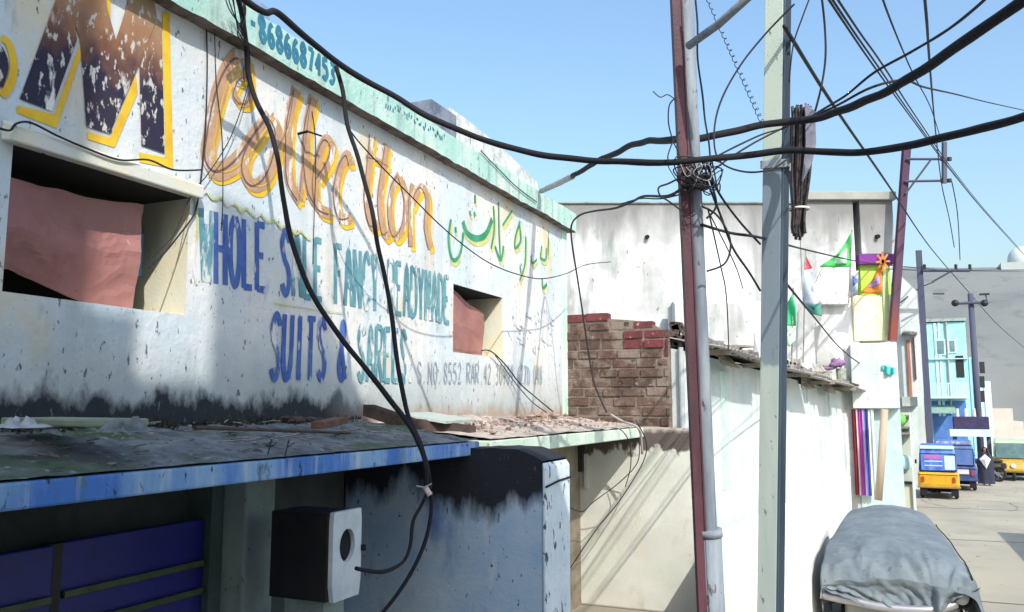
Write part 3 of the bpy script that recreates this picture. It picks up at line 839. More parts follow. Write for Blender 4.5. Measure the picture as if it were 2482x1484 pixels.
# ================================================================ things on the slabs
mb = MB()
random.seed(11)
for k in range(2600):
    y = random.uniform(.8, ys1 - .1)
    v = abs(random.gauss(0, .05))
    x = XW + .02 + v
    hgt = random.uniform(.02, .07) * (1.2 if random.random() < .25 else .7) * (1 + .8 * mnoise.noise(Vector((y * 3, 0, 1))))
    z = ZS0 - .13 * v
    a = random.uniform(0, 6.28)
    w = random.uniform(.010, .026)
    c = Vector((x, y, z - .01))
    d = Vector((math.cos(a), math.sin(a), 0)) * w
    mb.add([c - d, c + d, c + Vector((random.uniform(-.02, .03), random.uniform(-.02, .02), hgt))], [(0, 1, 2)])
single('moss_tufts', mb, m_tuft, 'dark moss growing along the foot of the painted wall', 'moss', kind='stuff')
mb = MB()
random.seed(5)
def pebble(mb, x, y, z, r):
    mb.ball((x, y, z), r, 4, 6, (random.uniform(.7, 1.4), random.uniform(.7, 1.4), random.uniform(.4, .8)), .5)
for k in range(520):
    y = random.uniform(7.4, 12.2)
    v = random.random() ** 2.2
    pebble(mb, XW + .05 + 1.15 * v, y, 2.85 - .12 * v, random.uniform(.006, .022) * (1.6 - v) * (1.9 if random.random() < .08 else 1))
for k in range(9):
    pebble(mb, XW + random.uniform(.1, .45), random.uniform(9.5, 11.9), 2.87, random.uniform(.04, .075))
single('brick_rubble', mb, m_rubble, 'brick rubble and grit spread over the sunlit canopy slab', 'rubble', kind='stuff', smooth=False)
mb = MB()
for k in range(170):
    y = random.uniform(1.0, ys1 - .1)
    v = random.random()
    pebble(mb, XW + .05 + 1.2 * v, y, ZS0 - .165 * v + .004, random.uniform(.004, .014) * (1.6 if random.random() < .1 else 1))
for k in range(60):
    y = random.uniform(2.2, ys1 - .3)
    v = random.random() * .8
    a = random.uniform(0, 3.14)
    l_ = random.uniform(.05, .22)
    c = Vector((XW + .1 + 1.1 * v, y, ZS0 - .165 * v + .02))
    mb.tube([c, c + Vector((math.cos(a) * l_, math.sin(a) * l_, random.uniform(-.005, .02)))], .005, 4)
single('slab_litter', mb, m_junk, 'grit and twigs littering the mossy canopy slab', 'litter', kind='stuff')
def px_slab(dx, dy): 
    z = 2.80
    for _ in range(4):
        p_ = px(dx, dy, z=z)
        z = ZS0 - .13 * min(1.3, max(0, p_.x - XW))
    return p_
# board lying behind the rag, lumps, slate, rag, beam
a, b = px_slab(75, 1042), px_slab(285, 1050)
mb = MB()
ax = (b - a) / 2
mb.obox((a + b) / 2 + Vector((0, 0, .05)), ax, ax.normalized().cross(Vector((0, 0, 1))) * .16, (0, 0, .02))
single('slab_board', mb, M('pale green board', (0.20, 0.25, 0.17), (0.27, 0.31, 0.22), 5), 'pale green board lying on the mossy slab next to the white rag', 'board', bevel=.01)
def rag(c, r, sd, mat, name, label, cat):
    def f(u, v):
        th = 2 * math.pi * u
        q = v * r * (1 + .5 * mnoise.noise(Vector((math.cos(th), math.sin(th), sd))))
        z = .03 + .09 * abs(mnoise.noise(Vector((math.cos(th) * v * 3, math.sin(th) * v * 3, sd + 2)))) * (1.1 - v)
        return (c.x + q * math.cos(th) * .6, c.y + q * math.sin(th), c.z + z * 1.3 - .01)
    single(name, MB().grid(f, 26, 9), mat, label, cat, smooth=True)
rag(px_slab(52, 1052), .16, 1, m_rag, 'white_rag', 'crumpled white rag at the left end of the mossy slab', 'rag')
rag(px_slab(308, 1066), .15, 4, M('grey old cloth', (0.24, 0.25, 0.24), (0.12, 0.12, 0.12), 12), 'grey_rag', 'crumpled grey cloth lump to the right of the pale green board', 'rag')
p = px_slab(560, 1101)
single('plaster_chip', MB().obox(p + Vector((0, 0, .02)), (.02, .12, 0), (.04, -.008, 0), (0, 0, .012)), M('white chip', (0.42, 0.42, 0.40)), 'thin white chip near the blue slab edge', 'chip', bevel=.004)
p = px_slab(800, 1036)
mb = MB().obox(p + Vector((0, 0, .03)), (-.05, .19, .012), (.04, .02, 0), (0, 0, .022))
single('wood_scrap', mb, M('rust brown scrap', (0.16, 0.08, 0.05), (0.10, 0.05, 0.03), 9), 'rust brown wood scrap lying on the mossy slab before the beam', 'scrap', bevel=.008)
p = px_slab(735, 1026)
mb = MB()
for k in range(7):
    mb.ball(p + Vector((random.uniform(-.06, .06), random.uniform(-.22, .22), random.uniform(.01, .04))), random.uniform(.03, .06), 5, 7, (1, 1.6, .6), .6)
single('leaf_heap', mb, m_plank, 'dark heap of leaves beside the rust brown scrap', 'heap')
a, b = px_slab(470, 1052), px_slab(930, 1062)
single('flat_stick', MB().tube(crom([a + Vector((0, 0, .03)), (a + b) / 2 + Vector((-.04, 0, .035)), b + Vector((0, 0, .03))], 4), .012, 6), m_plank, 'long thin dark stick lying along the mossy slab', 'stick')
for k, (dx, dy) in enumerate(((648, 1105), (690, 1106))):
    p = px_slab(dx, dy)
    mb = MB()
    mb.tube([p, p + Vector((.02, .01, .10))], .004, 4)
    mb.tube([p + Vector((.01, .005, .05)), p + Vector((.03, .05, .08))], .003, 4)
    single('dry_weed', mb, m_tuft, ('left', 'right')[k] + ' one of two dry weeds near the blue slab edge', 'weed', 'dry weeds on the slab')
a, b = px(893, 985, x=-4.35), px(1142, 1052, x=-3.75)
a = Vector((-4.4, px(893, 990, x=-4.4).y, 2.90 + .10)); 
c1 = px(893, 994, x=-4.38); c2 = px(1000, 1030, x=-4.0); c3 = px(1140, 1046, x=-3.75)
mb = MB()
w = Vector((.05, .03, 0))
for p0, p1 in ((c1, c2), (c2, c3)):
    d = (p1 - p0) / 2
    mb.obox((p0 + p1) / 2, d * 1.01, w, (0, 0, .055 if p0 is c1 else .06))
single('timber_beam', mb, m_plank, 'dark cracked timber beam lying between the mossy and dusty slabs', 'beam', bevel=.012)
p = c2 + Vector((-.15, .6, .03))
single('roof_sheet', MB().obox(px(1060, 1012, x=-4.1) , (.22, .1, -.04), (-.12, .55, 0), (0, 0, .012)), M('grey green sheet', (0.36, 0.42, 0.38), (0.44, 0.48, 0.43), 4), 'flat grey green sheet leaning on the dark timber beam', 'sheet')
# white box with a round opening
bx0 = px(797, 1340, x=-3.42); bx1 = px(866, 1340, x=-3.42)
ztop = px(830, 1238, x=-3.42).z; zbot = px(800, 1462, x=-3.42).z
box = thing('vent_box', 'white fronted box with a round black opening hung under the slab', 'box', (-3.6, (bx0.y + bx1.y) / 2, zbot))
yb0, yb1 = bx0.y + .015, bx1.y + .015
xb = px(652, 1400, y=yb0).x
mb = MB().box((xb, yb0, zbot), (-3.44, yb1 - .01, ztop - .01))
mb.build('case', m_boxdark, box, bevel=.01)
# front plate with a real round hole
mb = MB()
cy, cz = (yb0 + yb1) / 2, zbot + (ztop - zbot) * .60
ry, rz = (yb1 - yb0) * .27, (ztop - zbot) * .19
N_ = 32
outer = []
for k in range(N_):
    th = 2 * math.pi * k / N_
    c_, s_ = math.cos(th), math.sin(th)
    hy = (yb1 - yb0) / 2
    up, dn = ztop - cz, cz - zbot
    vz = up if s_ > 0 else dn
    t = min(hy / abs(c_) if abs(c_) > 1e-6 else 1e9, vz / abs(s_) if abs(s_) > 1e-6 else 1e9)
    outer.append((cy + c_ * t, cz + s_ * t))
inner = [(cy + ry * math.cos(2 * math.pi * k / N_), cz + rz * math.sin(2 * math.pi * k / N_)) for k in range(N_)]
for k in range(N_):
    j = (k + 1) % N_
    for xx in (-3.40, -3.435):
        mb.quad((xx, *outer[k]), (xx, *outer[j]), (xx, *inner[j]), (xx, *inner[k]))
    mb.quad((-3.40, *inner[k]), (-3.40, *inner[j]), (-3.435, *inner[j]), (-3.435, *inner[k]))
    mb.quad((-3.40, *outer[k]), (-3.40, *outer[j]), (-3.435, *outer[j]), (-3.435, *outer[k]))
mb.build('front_plate', m_box, box)
mb = MB().disc((-3.438, cy, cz), (1, 0, 0), ry * 1.5, .004)
mb.build('opening', m_dark, box)
MB().box((-3.41, yb1 - .004, cz - .06), (-3.37, yb1 + .02, cz - .02)).build('latch', m_black, box)
MB().box((xb + .1, yb0 + .05, zbot - .3), (-3.5, yb1 - .05, zbot - .001)).build('bracket', m_pier, box)

# ================================================================ brick wall at the end of the sign wall
YB = 12.62
bw = thing('brick_wall', 'bare weathered brick wall with raw red bricks between sign wall and white house', 'wall', (-3.9, YB, 2.6))
xb1 = px(1622, 900, y=YB).x
xb0 = XW - .35
zb1 = px(1380, 752, y=YB).z; zb2 = px(1560, 770, y=YB).z; zb3 = px(1622, 800, y=YB).z
mb = MB()
mb.prism([(xb0, YB + .02, 2.5), (xb1, YB + .02, 2.5), (xb1, YB + .02, zb3 - .05), (xb1 - .35, YB + .02, zb2 - .06), (xb0, YB + .02, zb1 - .05)], (0, .22, 0))
mb.build('mortar_core', m_mortar, bw)
mbn, mbr = MB(), MB()
random.seed(3)
bh, bl = .15, .36
z = 2.55
row = 0
while z < zb1 + .1:
    x = xb0 - random.uniform(0, .2) - (bl / 2 if row % 2 else 0)
    while x < xb1:
        l_ = bl * random.uniform(.85, 1.1)
        x0, x1 = max(x, xb0), min(x + l_ - .016, xb1 + random.uniform(-.03, .01))
        xm = (x0 + x1) / 2
        zlim = zb1 + (zb2 - zb1) * min(1, (xm - xb0) / (xb1 - .35 - xb0)) if xm < xb1 - .35 else zb2 + (zb3 - zb2) * ((xm - xb1 + .35) / .35)
        if x1 - x0 > .04 and z + bh < zlim + .06:
            d = random.uniform(-.018, .020)
            red = (z > zlim - .17 and xm < xb1 - .3) or (zlim - .55 < z < zlim - .15 and xm > xb1 - .75)
            if not red and random.random() < .14: d = .016
            g_ = random.uniform(.004, .026)
            (mbr if red else mbn).box((x0 + random.uniform(0, .02), YB + d, z + random.uniform(0, .014)), (x1, YB + .21, z + bh - g_))
        x += l_
    z += bh
    row += 1
mbn.build('old_bricks', m_brick, bw, bevel=.008)
mbr.build('red_bricks', m_redbrick, bw, bevel=.008)
mb = MB()
random.seed(8)
for k in range(16):
    p = px(random.uniform(1628, 1665), random.uniform(785, 838), y=YB + .2)
    mb.obox(p, (random.uniform(.04, .10), 0, random.uniform(-.03, .03)), (0, .07, 0), (random.uniform(-.02, .02), 0, random.uniform(.02, .05)))
single('broken_bricks', mb, M('blackened bricks', (0.05, 0.035, 0.035), (0.12, 0.09, 0.08), 8), 'blackened broken bricks heaped at the right end of the brick wall', 'bricks', kind='stuff')

# ================================================================ long white house
A0 = Vector((-2.72, 12.72, 0)); A1 = Vector((px(2066, 1200, y=24.9).x, 24.9, 0))
dirw = (A1 - A0).normalized()
nrm = Vector((dirw.y, -dirw.x, 0))
zA = px(1645, 835, y=A0.y).z; zB = px(2058, 945, y=A1.y).z
wh = thing('white_house', 'long low whitewashed house wall with a junk covered sheet roof', 'house', (-3.5, 18, 0))
back = -nrm * 2.9
mb = MB()
mb.hexa([A0.xy, A1.xy, (A1 + back).xy, (A0 + back).xy], 0, [zA - .1, zB - .1, zB + .5, zA + .5])
mb.build('wall', m_white, wh)
mb = MB()
for t, w_, dp in ((.03, .26, .05), (.36, .12, .04), (.40, .10, .09), (.62, .14, .05), (.80, .16, .05)):
    p = A0.lerp(A1, t)
    MB().obox(p + Vector((0, 0, 1.7)) + nrm * dp / 2, dirw * w_ / 2, nrm * dp / 2, (0, 0, 1.68)).build('pilaster', m_white, wh)
p = A0.lerp(A1, .15)
MB().obox(p + nrm * .006 + Vector((0, 0, 2.6)), dirw * .22, nrm * .006, (0, 0, 1.0)).build('green_shade_panel', M('painted green shade', (0.40, 0.56, 0.50), (0.55, 0.68, 0.62), 2), wh)  # thin green sheet imitates the greenish eave shade on the wall
# drainpipe at the gable end
mb = MB()
pa = px(1652, 960, y=12.69)
mb.tube([(pa.x, 12.69, 0), (pa.x, 12.69, zA - .05)], .04, 10)
mb.build('drainpipe', M('blue grey pipe', (0.30, 0.34, 0.36), (0.40, 0.44, 0.46), 3), wh)
# sheets
random.seed(21)
L_ = (A1 - A0).length
for k in range(9):
    t0, t1 = k / 9 + random.uniform(-.01, .01), (k + 1) / 9 + random.uniform(.0, .012)
    oh = random.uniform(.50, .74)
    zj = random.uniform(-.01, .05)
    def f(u, v, t0=t0, t1=t1, oh=oh, zj=zj, k=k):
        t = t0 + (t1 - t0) * u
        p = A0.lerp(A1, t)
        zz = zA + (zB - zA) * t
        d = oh - (oh + 2.6) * v
        cor = .014 * math.sin(u * 2 * math.pi * 9)
        q = p + nrm * d
        return (q.x, q.y, zz + .04 - .20 * d + cor + zj + .03 * mnoise.noise(Vector((t * 9, v * 3, k))))
    MB().grid(f, 54, 5).build('roof_sheet', m_tin, wh, solid=.008)
mb = MB()
random.seed(4)
for k in range(5):
    p = A0.lerp(A1, .04 + k * .2) + nrm * .5
    MB().obox(p + Vector((0, 0, zA + (zB - zA) * (.04 + k * .2) - .09)) - nrm * .25, nrm * .32, dirw * .035, (0, 0, .04)).build('rafter_end', m_wood, wh)
# planks and scraps lying on the sheets
def on_roof(t, d):
    p = A0.lerp(A1, t) + nrm * d
    return Vector((p.x, p.y, zA + (zB - zA) * t + .04 - .20 * d))
junk = [(.03, .1, .9, 'long grey plank on the sheet roof nearest the maroon pole'), (.10, -.05, 1.3, 'wide grey plank on the roof between the two near poles'), (.17, .2, .8, 'short grey plank at the eave between the two near poles'),
        (.47, .15, .9, 'grey plank on the roof just right of the pale pole'), (.56, .1, 1.2, 'grey plank under the green pennant'), (.66, .2, 1.1, 'grey plank near the middle of the roof clutter'), (.90, .3, 1.3, 'dark plank sticking out at the far end of the eave')]
for k, (t, d, l_, lb) in enumerate(junk):
    c = on_roof(t, d) + Vector((0, 0, .11 + .03 * (k % 3)))
    ang = random.uniform(-.12, .12)
    ax = (dirw + nrm * ang) * l_ / 2
    mb = MB().obox(c, ax + Vector((0, 0, random.uniform(-.05, .03))), nrm * random.uniform(.06, .13), (0, 0, .02))
    single('roof_plank', mb, m_wood if k != 6 else m_plank, lb, 'plank', 'planks on the sheet roof', bevel=.006)
for k, (dx, dy, w_, h_, lb) in enumerate(((1775, 868, .40, .16, 'crumpled grey sheet on the roof behind the maroon pole'), (1960, 905, .55, .34, 'tilted grey board at the middle of the roof clutter'), (2012, 918, .5, .36, 'second tilted grey board at the far end of the roof clutter'))):
    t = (.12, .62, .74)[k]
    c = on_roof(t, 0.0)
    y = c.y
    c = px(dx, dy, y=y)
    single('scrap_board', MB().grid(lambda u, v, c=c, w_=w_, h_=h_, k=k: tuple(c + dirw * (u - .5) * w_ * 2 + Vector((0, 0, 1)) * (v - .5) * h_ * 2 - nrm * (v * .3) + nrm * .08 * mnoise.noise(Vector((u * 3, v * 3, k)))), 8, 6), m_tin, lb, 'board', 'scrap boards on the sheet roof', solid=.015)
mb = MB()
random.seed(14)
for k in range(150):
    t = random.choice((random.uniform(.02, .22), random.uniform(.42, .9)))
    c = on_roof(t, random.uniform(-.25, .38)) + Vector((0, 0, .07))
    mb.obox(c, dirw * random.uniform(.02, .14) + Vector((0, 0, random.uniform(-.04, .06))), nrm * random.uniform(.01, .06), Vector((0, 0, random.uniform(.01, .05))) + dirw * random.uniform(-.03, .03))
single('roof_clutter', mb, m_junk, 'broken scraps scattered over the sheet roof', 'scraps', kind='stuff')
mb = MB()
for k in range(5):
    p = px(1898 + k * 9, 870 + 3 * k, y=19.5)
    mb.tube([p, p + Vector((.02, 0, -.45))], .035, 6)
single('bottle_row', mb, m_black, 'dark sticks standing in a row under the green pennant', 'sticks', kind='stuff')
p = px(2030, 880, y=23.4)
mb = MB()
mb.ball(p, .16, 8, 10, (1.3, .6, .7), .9)
mb.ball(p + Vector((-.25, 0, -.12)), .12, 8, 10, (1.7, .6, .5), .9)
single('purple_cloth', mb, M('mauve cloth', (0.32, 0.18, 0.34), (0.12, 0.08, 0.16), 6), 'bundle of mauve cloth lying at the far end of the roof', 'cloth', smooth=True)
p = px(2038, 908, y=23.6)
single('paint_tin', MB().tube([p + Vector((0, 0, -.22)), p + Vector((0, 0, .16))], [.12, .13], 12), M('pale green tin', (0.40, 0.44, 0.36), (0.2, 0.22, 0.2), 5), 'pale green tin standing at the far end of the roof', 'tin')

# ================================================================ tall white building behind
YT = 25.0
tb = thing('tall_building', 'tall stained white building with a grey parapet behind the sheet roof', 'building', (-5, YT, 0))
FH = Vector((FW.x, FW.y, 0)).normalized()
HT = (px(2165, 800, y=YT) - CAM).dot(FH)
def ph_(dx, dy, h):
    r = ray(dx, dy)
    return CAM + r * (h / r.dot(FH))
def rbox(name, mat, dx0, dx1, dy0, dy1, off, thick, bevel=.02, par=None, zbot=None):
    """block facing the camera's side of the bend: picture edges dx0..dx1, dy0 (top)..dy1 (bottom), off metres before the facade"""
    h = HT - off
    dm = (dy0 + dy1) / 2
    a, b = ph_(dx0, dm, h), ph_(dx1, dm, h)
    z1 = ph_(dx1, dy0, h).z
    z0 = ph_(dx1, dy1, h).z if zbot is None else zbot
    return MB().hexa([a.xy, b.xy, (b + FH * thick).xy, (a + FH * thick).xy], z0, z1).build(name, mat, par or tb, bevel=bevel)
rbox('wall', m_tall, 1180, 1950, 494, 1200, 0, 5, zbot=0)
rbox('wall', m_tall, 1950.5, 2084, 484, 1200, .02, 4, zbot=0)
rbox('wall', m_tall, 2084.5, 2166, 484, 616, .02, 4)
rbox('roof_slab', M('grey roof slab', (0.34, 0.35, 0.32), (0.26, 0.27, 0.25), 1), 1946, 2172, 464, 483.6, .16, 4.3)
rbox('parapet_coping', M('dark parapet coping', (0.16, 0.17, 0.17), (0.28, 0.29, 0.28), 2), 1180, 1945, 489, 493.6, .06, .4)
rbox('ledge', m_tall, 1632, 2060, 730, 738, .32, .30)
for dx, dy in ((1567, 575), (1822, 735), (2123, 574), (1900, 610), (1684, 604)):
    p = ph_(dx, dy, HT)
    MB().tube([p, p - FH * .14 - Vector((0, 0, .02))], .06, 8).build('drain_spout', m_black, tb)
rbox('lower_wall', m_tall, 1640, 1980, 735, 1200, 1.3, 1.0, zbot=0)
rbox('green_bay', m_green1, 2085, 2158, 640.5, 715.5, -.10, 2.9)
rbox('purple_band', m_purple, 2082, 2168, 616.6, 640, .10, 3)
rbox('yellow_parapet', m_yellowp, 2068, 2160, 716.5, 826, .10, 3)
rbox('lime_column', M('pale lime paint', (0.42, 0.55, 0.24), (0.48, 0.60, 0.34), 3), 2140, 2154, 644, 812, .15, .04, bevel=0)

# white box porch and curtain shop
YPo = 24.2
x0, x1 = px(2062, 900, y=YPo).x, px(2176, 900, y=YPo).x
zp0, zp1 = px(2100, 990, y=YPo).z, px(2100, 832, y=YPo).z
porch = thing('shop_porch', 'white box porch over a curtained shop door at the bend', 'porch', ((x0 + x1) / 2, YPo, 0))
MB().box((x0, YPo, zp0), (x1, YT - .37, zp1)).build('fascia', m_white, porch, bevel=.02)
MB().box((x0, YPo + .5, 0), (x0 + .04, YT - .37, zp0 - .002)).build('side_wall', m_white, porch)
MB().box((x0 + .101, YT - .5, 0), (x1, YT - .38, zp0 - .002)).build('back_wall', M('dim cyan wall', (0.48, 0.60, 0.60), (0.40, 0.52, 0.54), 2), porch)
cols = [(2068, 2077, (0.20, 0.02, 0.04)), (2077, 2084, (0.62, 0.42, 0.46)), (2084, 2093, (0.40, 0.06, 0.42)), (2093, 2098, (0.60, 0.55, 0.70)), (2098, 2108, (0.06, 0.09, 0.36)), (2108, 2122, (0.55, 0.60, 0.60))]
for k, (a, b, c) in enumerate(cols):
    xa_, xb2 = px(a, 1100, y=YPo + .1).x, px(b, 1100, y=YPo + .1).x
    zb_ = px(2090, 1196, y=YPo + .35).z
    def f(u, v, xa_=xa_, xb2=xb2, zb_=zb_, k=k):
        return (xa_ + (xb2 - xa_) * u, YPo + .10 + .03 * math.sin(u * 9 + k) + .02 * math.sin(u * 17), zp0 - .03 + (zb_ - zp0) * v)
    cm = M('curtain cloth ' + ('maroon', 'rose', 'purple', 'lilac', 'blue', 'grey')[k], c, tuple(min(1, q * 1.5) for q in c), 3, stretch=(3, 3, .4))
    MB().grid(f, 10, 4).build('curtain', cm, porch, smooth=True, label=('maroon', 'rose', 'purple', 'lilac', 'blue', 'pale grey')[k] + ' curtain')
# wooden post
a, b = px(2143, 992, y=23.7), px(2128, 1212, y=23.7)
b.z = max(.012, b.z)
single('wooden_post', MB().tube([b, a.lerp(b, .5) + Vector((.01, 0, 0)), a], [.10, .10, .095], 10), M('bamboo tan', (0.46, 0.38, 0.29), (0.36, 0.29, 0.22), 4, stretch=(1, 1, .1)), 'tan wooden post leaning under the white porch', 'post', smooth=True)
# stall with green pot
ys_ = 25.6
st = thing('roadside_stall', 'pale roadside stall with shelf, mirror and white post beside the porch', 'stall', (px(2190, 1200, y=ys_).x, ys_, 0))
def sx(dx): return px(dx, 1100, y=ys_).x
def sz(dy): return px(2190, dy, y=ys_).z
MB().box((sx(2150), ys_ + .25, 0), (sx(2214), ys_ + .3, sz(1000))).build('back_panel', M('pale green cream panel', (0.40, 0.47, 0.40), (0.50, 0.53, 0.44), 2), st)
for dy in (1008, 1036, 1050): MB().box((sx(2172), ys_ - .1, sz(dy) - .03), (sx(2214), ys_ + .249, sz(dy) + .02)).build('shelf', m_junk, st)
MB().box((sx(2207), ys_ - .12, 0), (sx(2213), ys_ - .05, sz(1000))).build('post', m_white, st)
MB().box((sx(2172), ys_ + .20, sz(1105)), (sx(2182), ys_ + .245, sz(1056))).build('dark_panel', m_boxdark, st)
MB().ball((sx(2191), ys_ + .12, sz(1122)), .21, 12, 16, (1, .35, 1)).build('mirror', m_cyanpl, st, smooth=True)
MB().box((sx(2158), ys_ - .1, sz(1172)), (sx(2206), ys_ + .24, sz(1168))).build('counter', m_black, st)
MB().box((sx(2152), ys_ - .02, 0), (sx(2206), ys_ + .2, sz(1173))).build('plinth', M('pale yellow plinth', (0.56, 0.56, 0.42), (0.5, 0.5, 0.4), 3), st)
p = px(2176, 1016, y=ys_ - .25)
g = thing('green_pot', 'bright green round pot hanging under the porch edge', 'pot', (p.x, p.y, p.z - .2))
MB().ball(p, .20, 12, 16, (1, 1, .95)).build('bowl', M('bright green plastic', (0.10, 0.48, 0.06), (0.16, 0.56, 0.10), 3, rough=.4, bump=0), g, smooth=True)
MB().tube([p + Vector((0, 0, .18)), p + Vector((.02, .1, .5))], .012, 5).build('hanger', m_wire, g)
# cyan cloth hung on the porch corner
def rag_h(u, v):
    p = px(2138 + 30 * u, 884 + 8 * u + 22 * v * (.5 + .5 * math.sin(u * 3)), y=YPo - .06 + .04 * math.sin(u * 12))
    return p
single('cyan_cloth', MB().grid(rag_h, 12, 5), M('turquoise cloth', (0.05, 0.42, 0.42), (0.10, 0.52, 0.50), 4), 'turquoise cloth tied at the corner of the white porch', 'cloth', smooth=True, solid=.01)

# ================================================================ far houses
def house_box(name, label, mat, a, b, y, dyt, depth, extra=None, cat='house'):
    xa_, xb2 = px(a, 1000, y=y).x, px(b, 1000, y=y).x
    h = thing(name, label, cat, ((xa_ + xb2) / 2, y, 0))
    MB().box((xa_, y, 0), (xb2, y + depth, px((a + b) / 2, dyt, y=y).z)).build('wall', mat, h)
    return h
y = 34
gh = thing('gable_house', 'narrow white house with sloping gable and terracotta column past the purple pole', 'house', (px(2190, 1100, y=y).x, y, 0))
pl = [px(q[0], q[1], y=y) for q in ((2150, 640), (2182, 668), (2221, 706), (2226, 770), (2226, 1060))]
mb = MB().prism([Vector((pl[0].x - 3, y, 0)), Vector((pl[0].x - 3, y, pl[0].z))] + pl[:4] + [Vector((pl[3].x, y, 0))], (0, 6, 0))
mb.build('wall', m_white, gh)
for a, b, d0, d1, mt in ((2200, 2207, 824, 964, m_orange), (2215, 2218, 818, 920, m_maroon)):
    dm = (d0 + d1) / 2
    p, q = px(a, dm, y=y - .05), px(b, dm, y=y - .05)
    MB().box((p.x, y - .09, px(a, d1, y=y).z), (q.x, y - .004, px(a, d0, y=y).z)).build('column', mt, gh)
p, q = px(2186, 812, y=y - .3), px(2222, 805, y=y - .3)
MB().box((p.x, y - .35, p.z), (q.x, y - .004, q.z)).build('window_hood', m_junk, gh)
p, q = px(2186, 985, y=y - .5), px(2222, 962, y=y - .5)
MB().box((p.x, y - .6, p.z), (q.x, y - .004, q.z)).build('balcony', M('pale grey green balcony', (0.46, 0.52, 0.48), (0.36, 0.4, 0.38), 3), gh)
y = 48
bh_ = thing('blue_house', 'two storey bright cyan house with small balcony', 'house', (px(2290, 1100, y=y).x, y, 0))
xa_, xm1, xb2 = px(2215, 900, y=y).x, px(2250, 900, y=y).x, px(2346, 900, y=y).x
zt_ = px(2290, 782, y=y).z
MB().box((xm1 + .002, y, 0), (xb2, y + 7, zt_)).build('wall', m_cyanw, bh_)
MB().box((xa_, y - .06, 0), (xm1, y + 7, zt_ + .05)).build('side_bay', m_bluew, bh_)
MB().box((xa_ - .05, y - .12, zt_ + .052), (xb2 + .05, y + 7, zt_ + .2)).build('roof_edge', M('green grey roof edge', (0.30, 0.38, 0.36)), bh_)
for dx in (2268, 2278): 
    p = px(dx, 850, y=y)
    MB().box((p.x - .06, y - .05, 2.5), (p.x + .06, y - .004, zt_)).build('pilaster', m_cyanpl, bh_)
p, q = px(2318, 915, y=y - .02), px(2334, 862, y=y - .02)
MB().box((p.x, y - .03, p.z), (q.x, y - .004, q.z)).build('window', m_boxdark, bh_)
p, q = px(2252, 966, y=y - .7), px(2344, 928, y=y - .7)
bal = MB().box((p.x, y - .8, p.z), (q.x, y - .004, p.z + .12)).build('balcony', m_cyanpl, bh_)
mb = MB()
for k in range(15):
    xx = p.x + (q.x - p.x) * k / 14
    mb.box((xx - .03, y - .78, p.z + .121), (xx + .03, y - .72, q.z - .06))
mb.box((p.x, y - .79, q.z - .059), (q.x, y - .71, q.z))
mb.build('balcony_railing', m_cyanpl, bal)
p, q = px(2262, 1045, y=y - .02), px(2340, 972, y=y - .02)
MB().box((p.x, y - .03, 1.0), (q.x, y - .005, q.z)).build('shop_opening', M('deep blue shade', (0.05, 0.14, 0.40), (0.08, 0.2, 0.5), 2), bh_)  # blue panel stands in for the deep shade of the lower floor
p, q = px(2228, 1100, y=y - .3), px(2244, 1010, y=y - .3)
MB().box((p.x, y - .35, 0), (q.x, y - .07, q.z)).build('door', m_boxdark, bh_)
p, q = px(2245, 1100, y=y - .3), px(2250, 1010, y=y - .3)
MB().box((p.x, y - .38, 0), (q.x, y - .07, q.z)).build('door_frame', m_orange, bh_)
for a, b, d0, d1 in ((2302, 2312, 826, 852), (2272, 2286, 826, 858)):
    p, q = px(a, d1, y=y - .02), px(b, d0, y=y - .02)
    w_ = MB().box((p.x - .08, y - .07, p.z - .08), (q.x + .08, y - .004, q.z + .08)).build('window', m_cyanpl, bh_)
    MB().box((p.x, y - .10, p.z), (q.x, y - .071, q.z)).build('pane', m_glass, w_)
p = px(2299, 900, y=y)
MB().tube([(p.x, y - .08, 2.6), (p.x, y - .08, zt_)], .05, 6).build('drainpipe', m_plaster, bh_)
p, q = px(2252, 872, y=y - .1), px(2345, 868, y=y - .1)
MB().box((p.x, y - .16, p.z), (q.x, y - .004, q.z)).build('string_course', m_cyanpl, bh_)
p, q = px(2256, 1002, y=y - 1), px(2316, 984, y=y - 1)
MB().hexa([(p.x, y - 1.3), (q.x, y - 1.3), (q.x, y - .04), (p.x, y - .04)], [p.z, p.z, q.z, q.z], [p.z + .05, p.z + .05, q.z + .05, q.z + .05]).build('awning', M('green awning', (0.16, 0.30, 0.26), (0.24, 0.36, 0.32), 4), bh_)
y = 54
wt = house_box('white_tower_house', 'narrow white house beside the pole with crossarm', m_bluew, 2356, 2376, y, 866, 5)
MB().box((px(2357, 900, y=y - .05).x, y - .06, 0), (px(2366, 900, y=y - .05).x, y - .004, px(2360, 868, y=y).z)).build('corner_strip', m_white, wt)
for dy in (890, 925, 960):
    p = px(2378, dy, y=y - .1)
    MB().box((p.x - .1, y - .2, p.z - .35), (p.x + .15, y - .01, p.z + .3)).build('window_box', m_boxdark, wt)
y = 56
ct = house_box('pale_cyan_house', 'pale cyan house with a narrow front between white tower and pink house', m_cyanpl, 2350, 2405, y, 924, 5)
MB().box((px(2384, 930, y=y - .05).x, y - .07, 0), (px(2392, 930, y=y - .05).x, y - .004, px(2390, 930, y=y).z)).build('pilaster', m_white, ct)
y = 62
ph = house_box('pink_house', 'single storey pinkish house with stepped roofline and pink columns', m_cream2, 2396, 2454, y, 990, 5)
MB().box((px(2454, 1000, y=y).x + .003, y, px(2465, 1078, y=y).z), (px(2478, 1000, y=y).x, y + 5, px(2465, 1022, y=y).z)).build('lower_roof', m_cream2, ph)
MB().box((px(2454, 1000, y=y).x + .003, y + 1, 0), (px(2600, 1000, y=y).x, y + 5, px(2465, 1079, y=y).z)).build('side_wing', M('brown side wing', (0.26, 0.23, 0.17), (0.2, 0.18, 0.14), 2), ph)
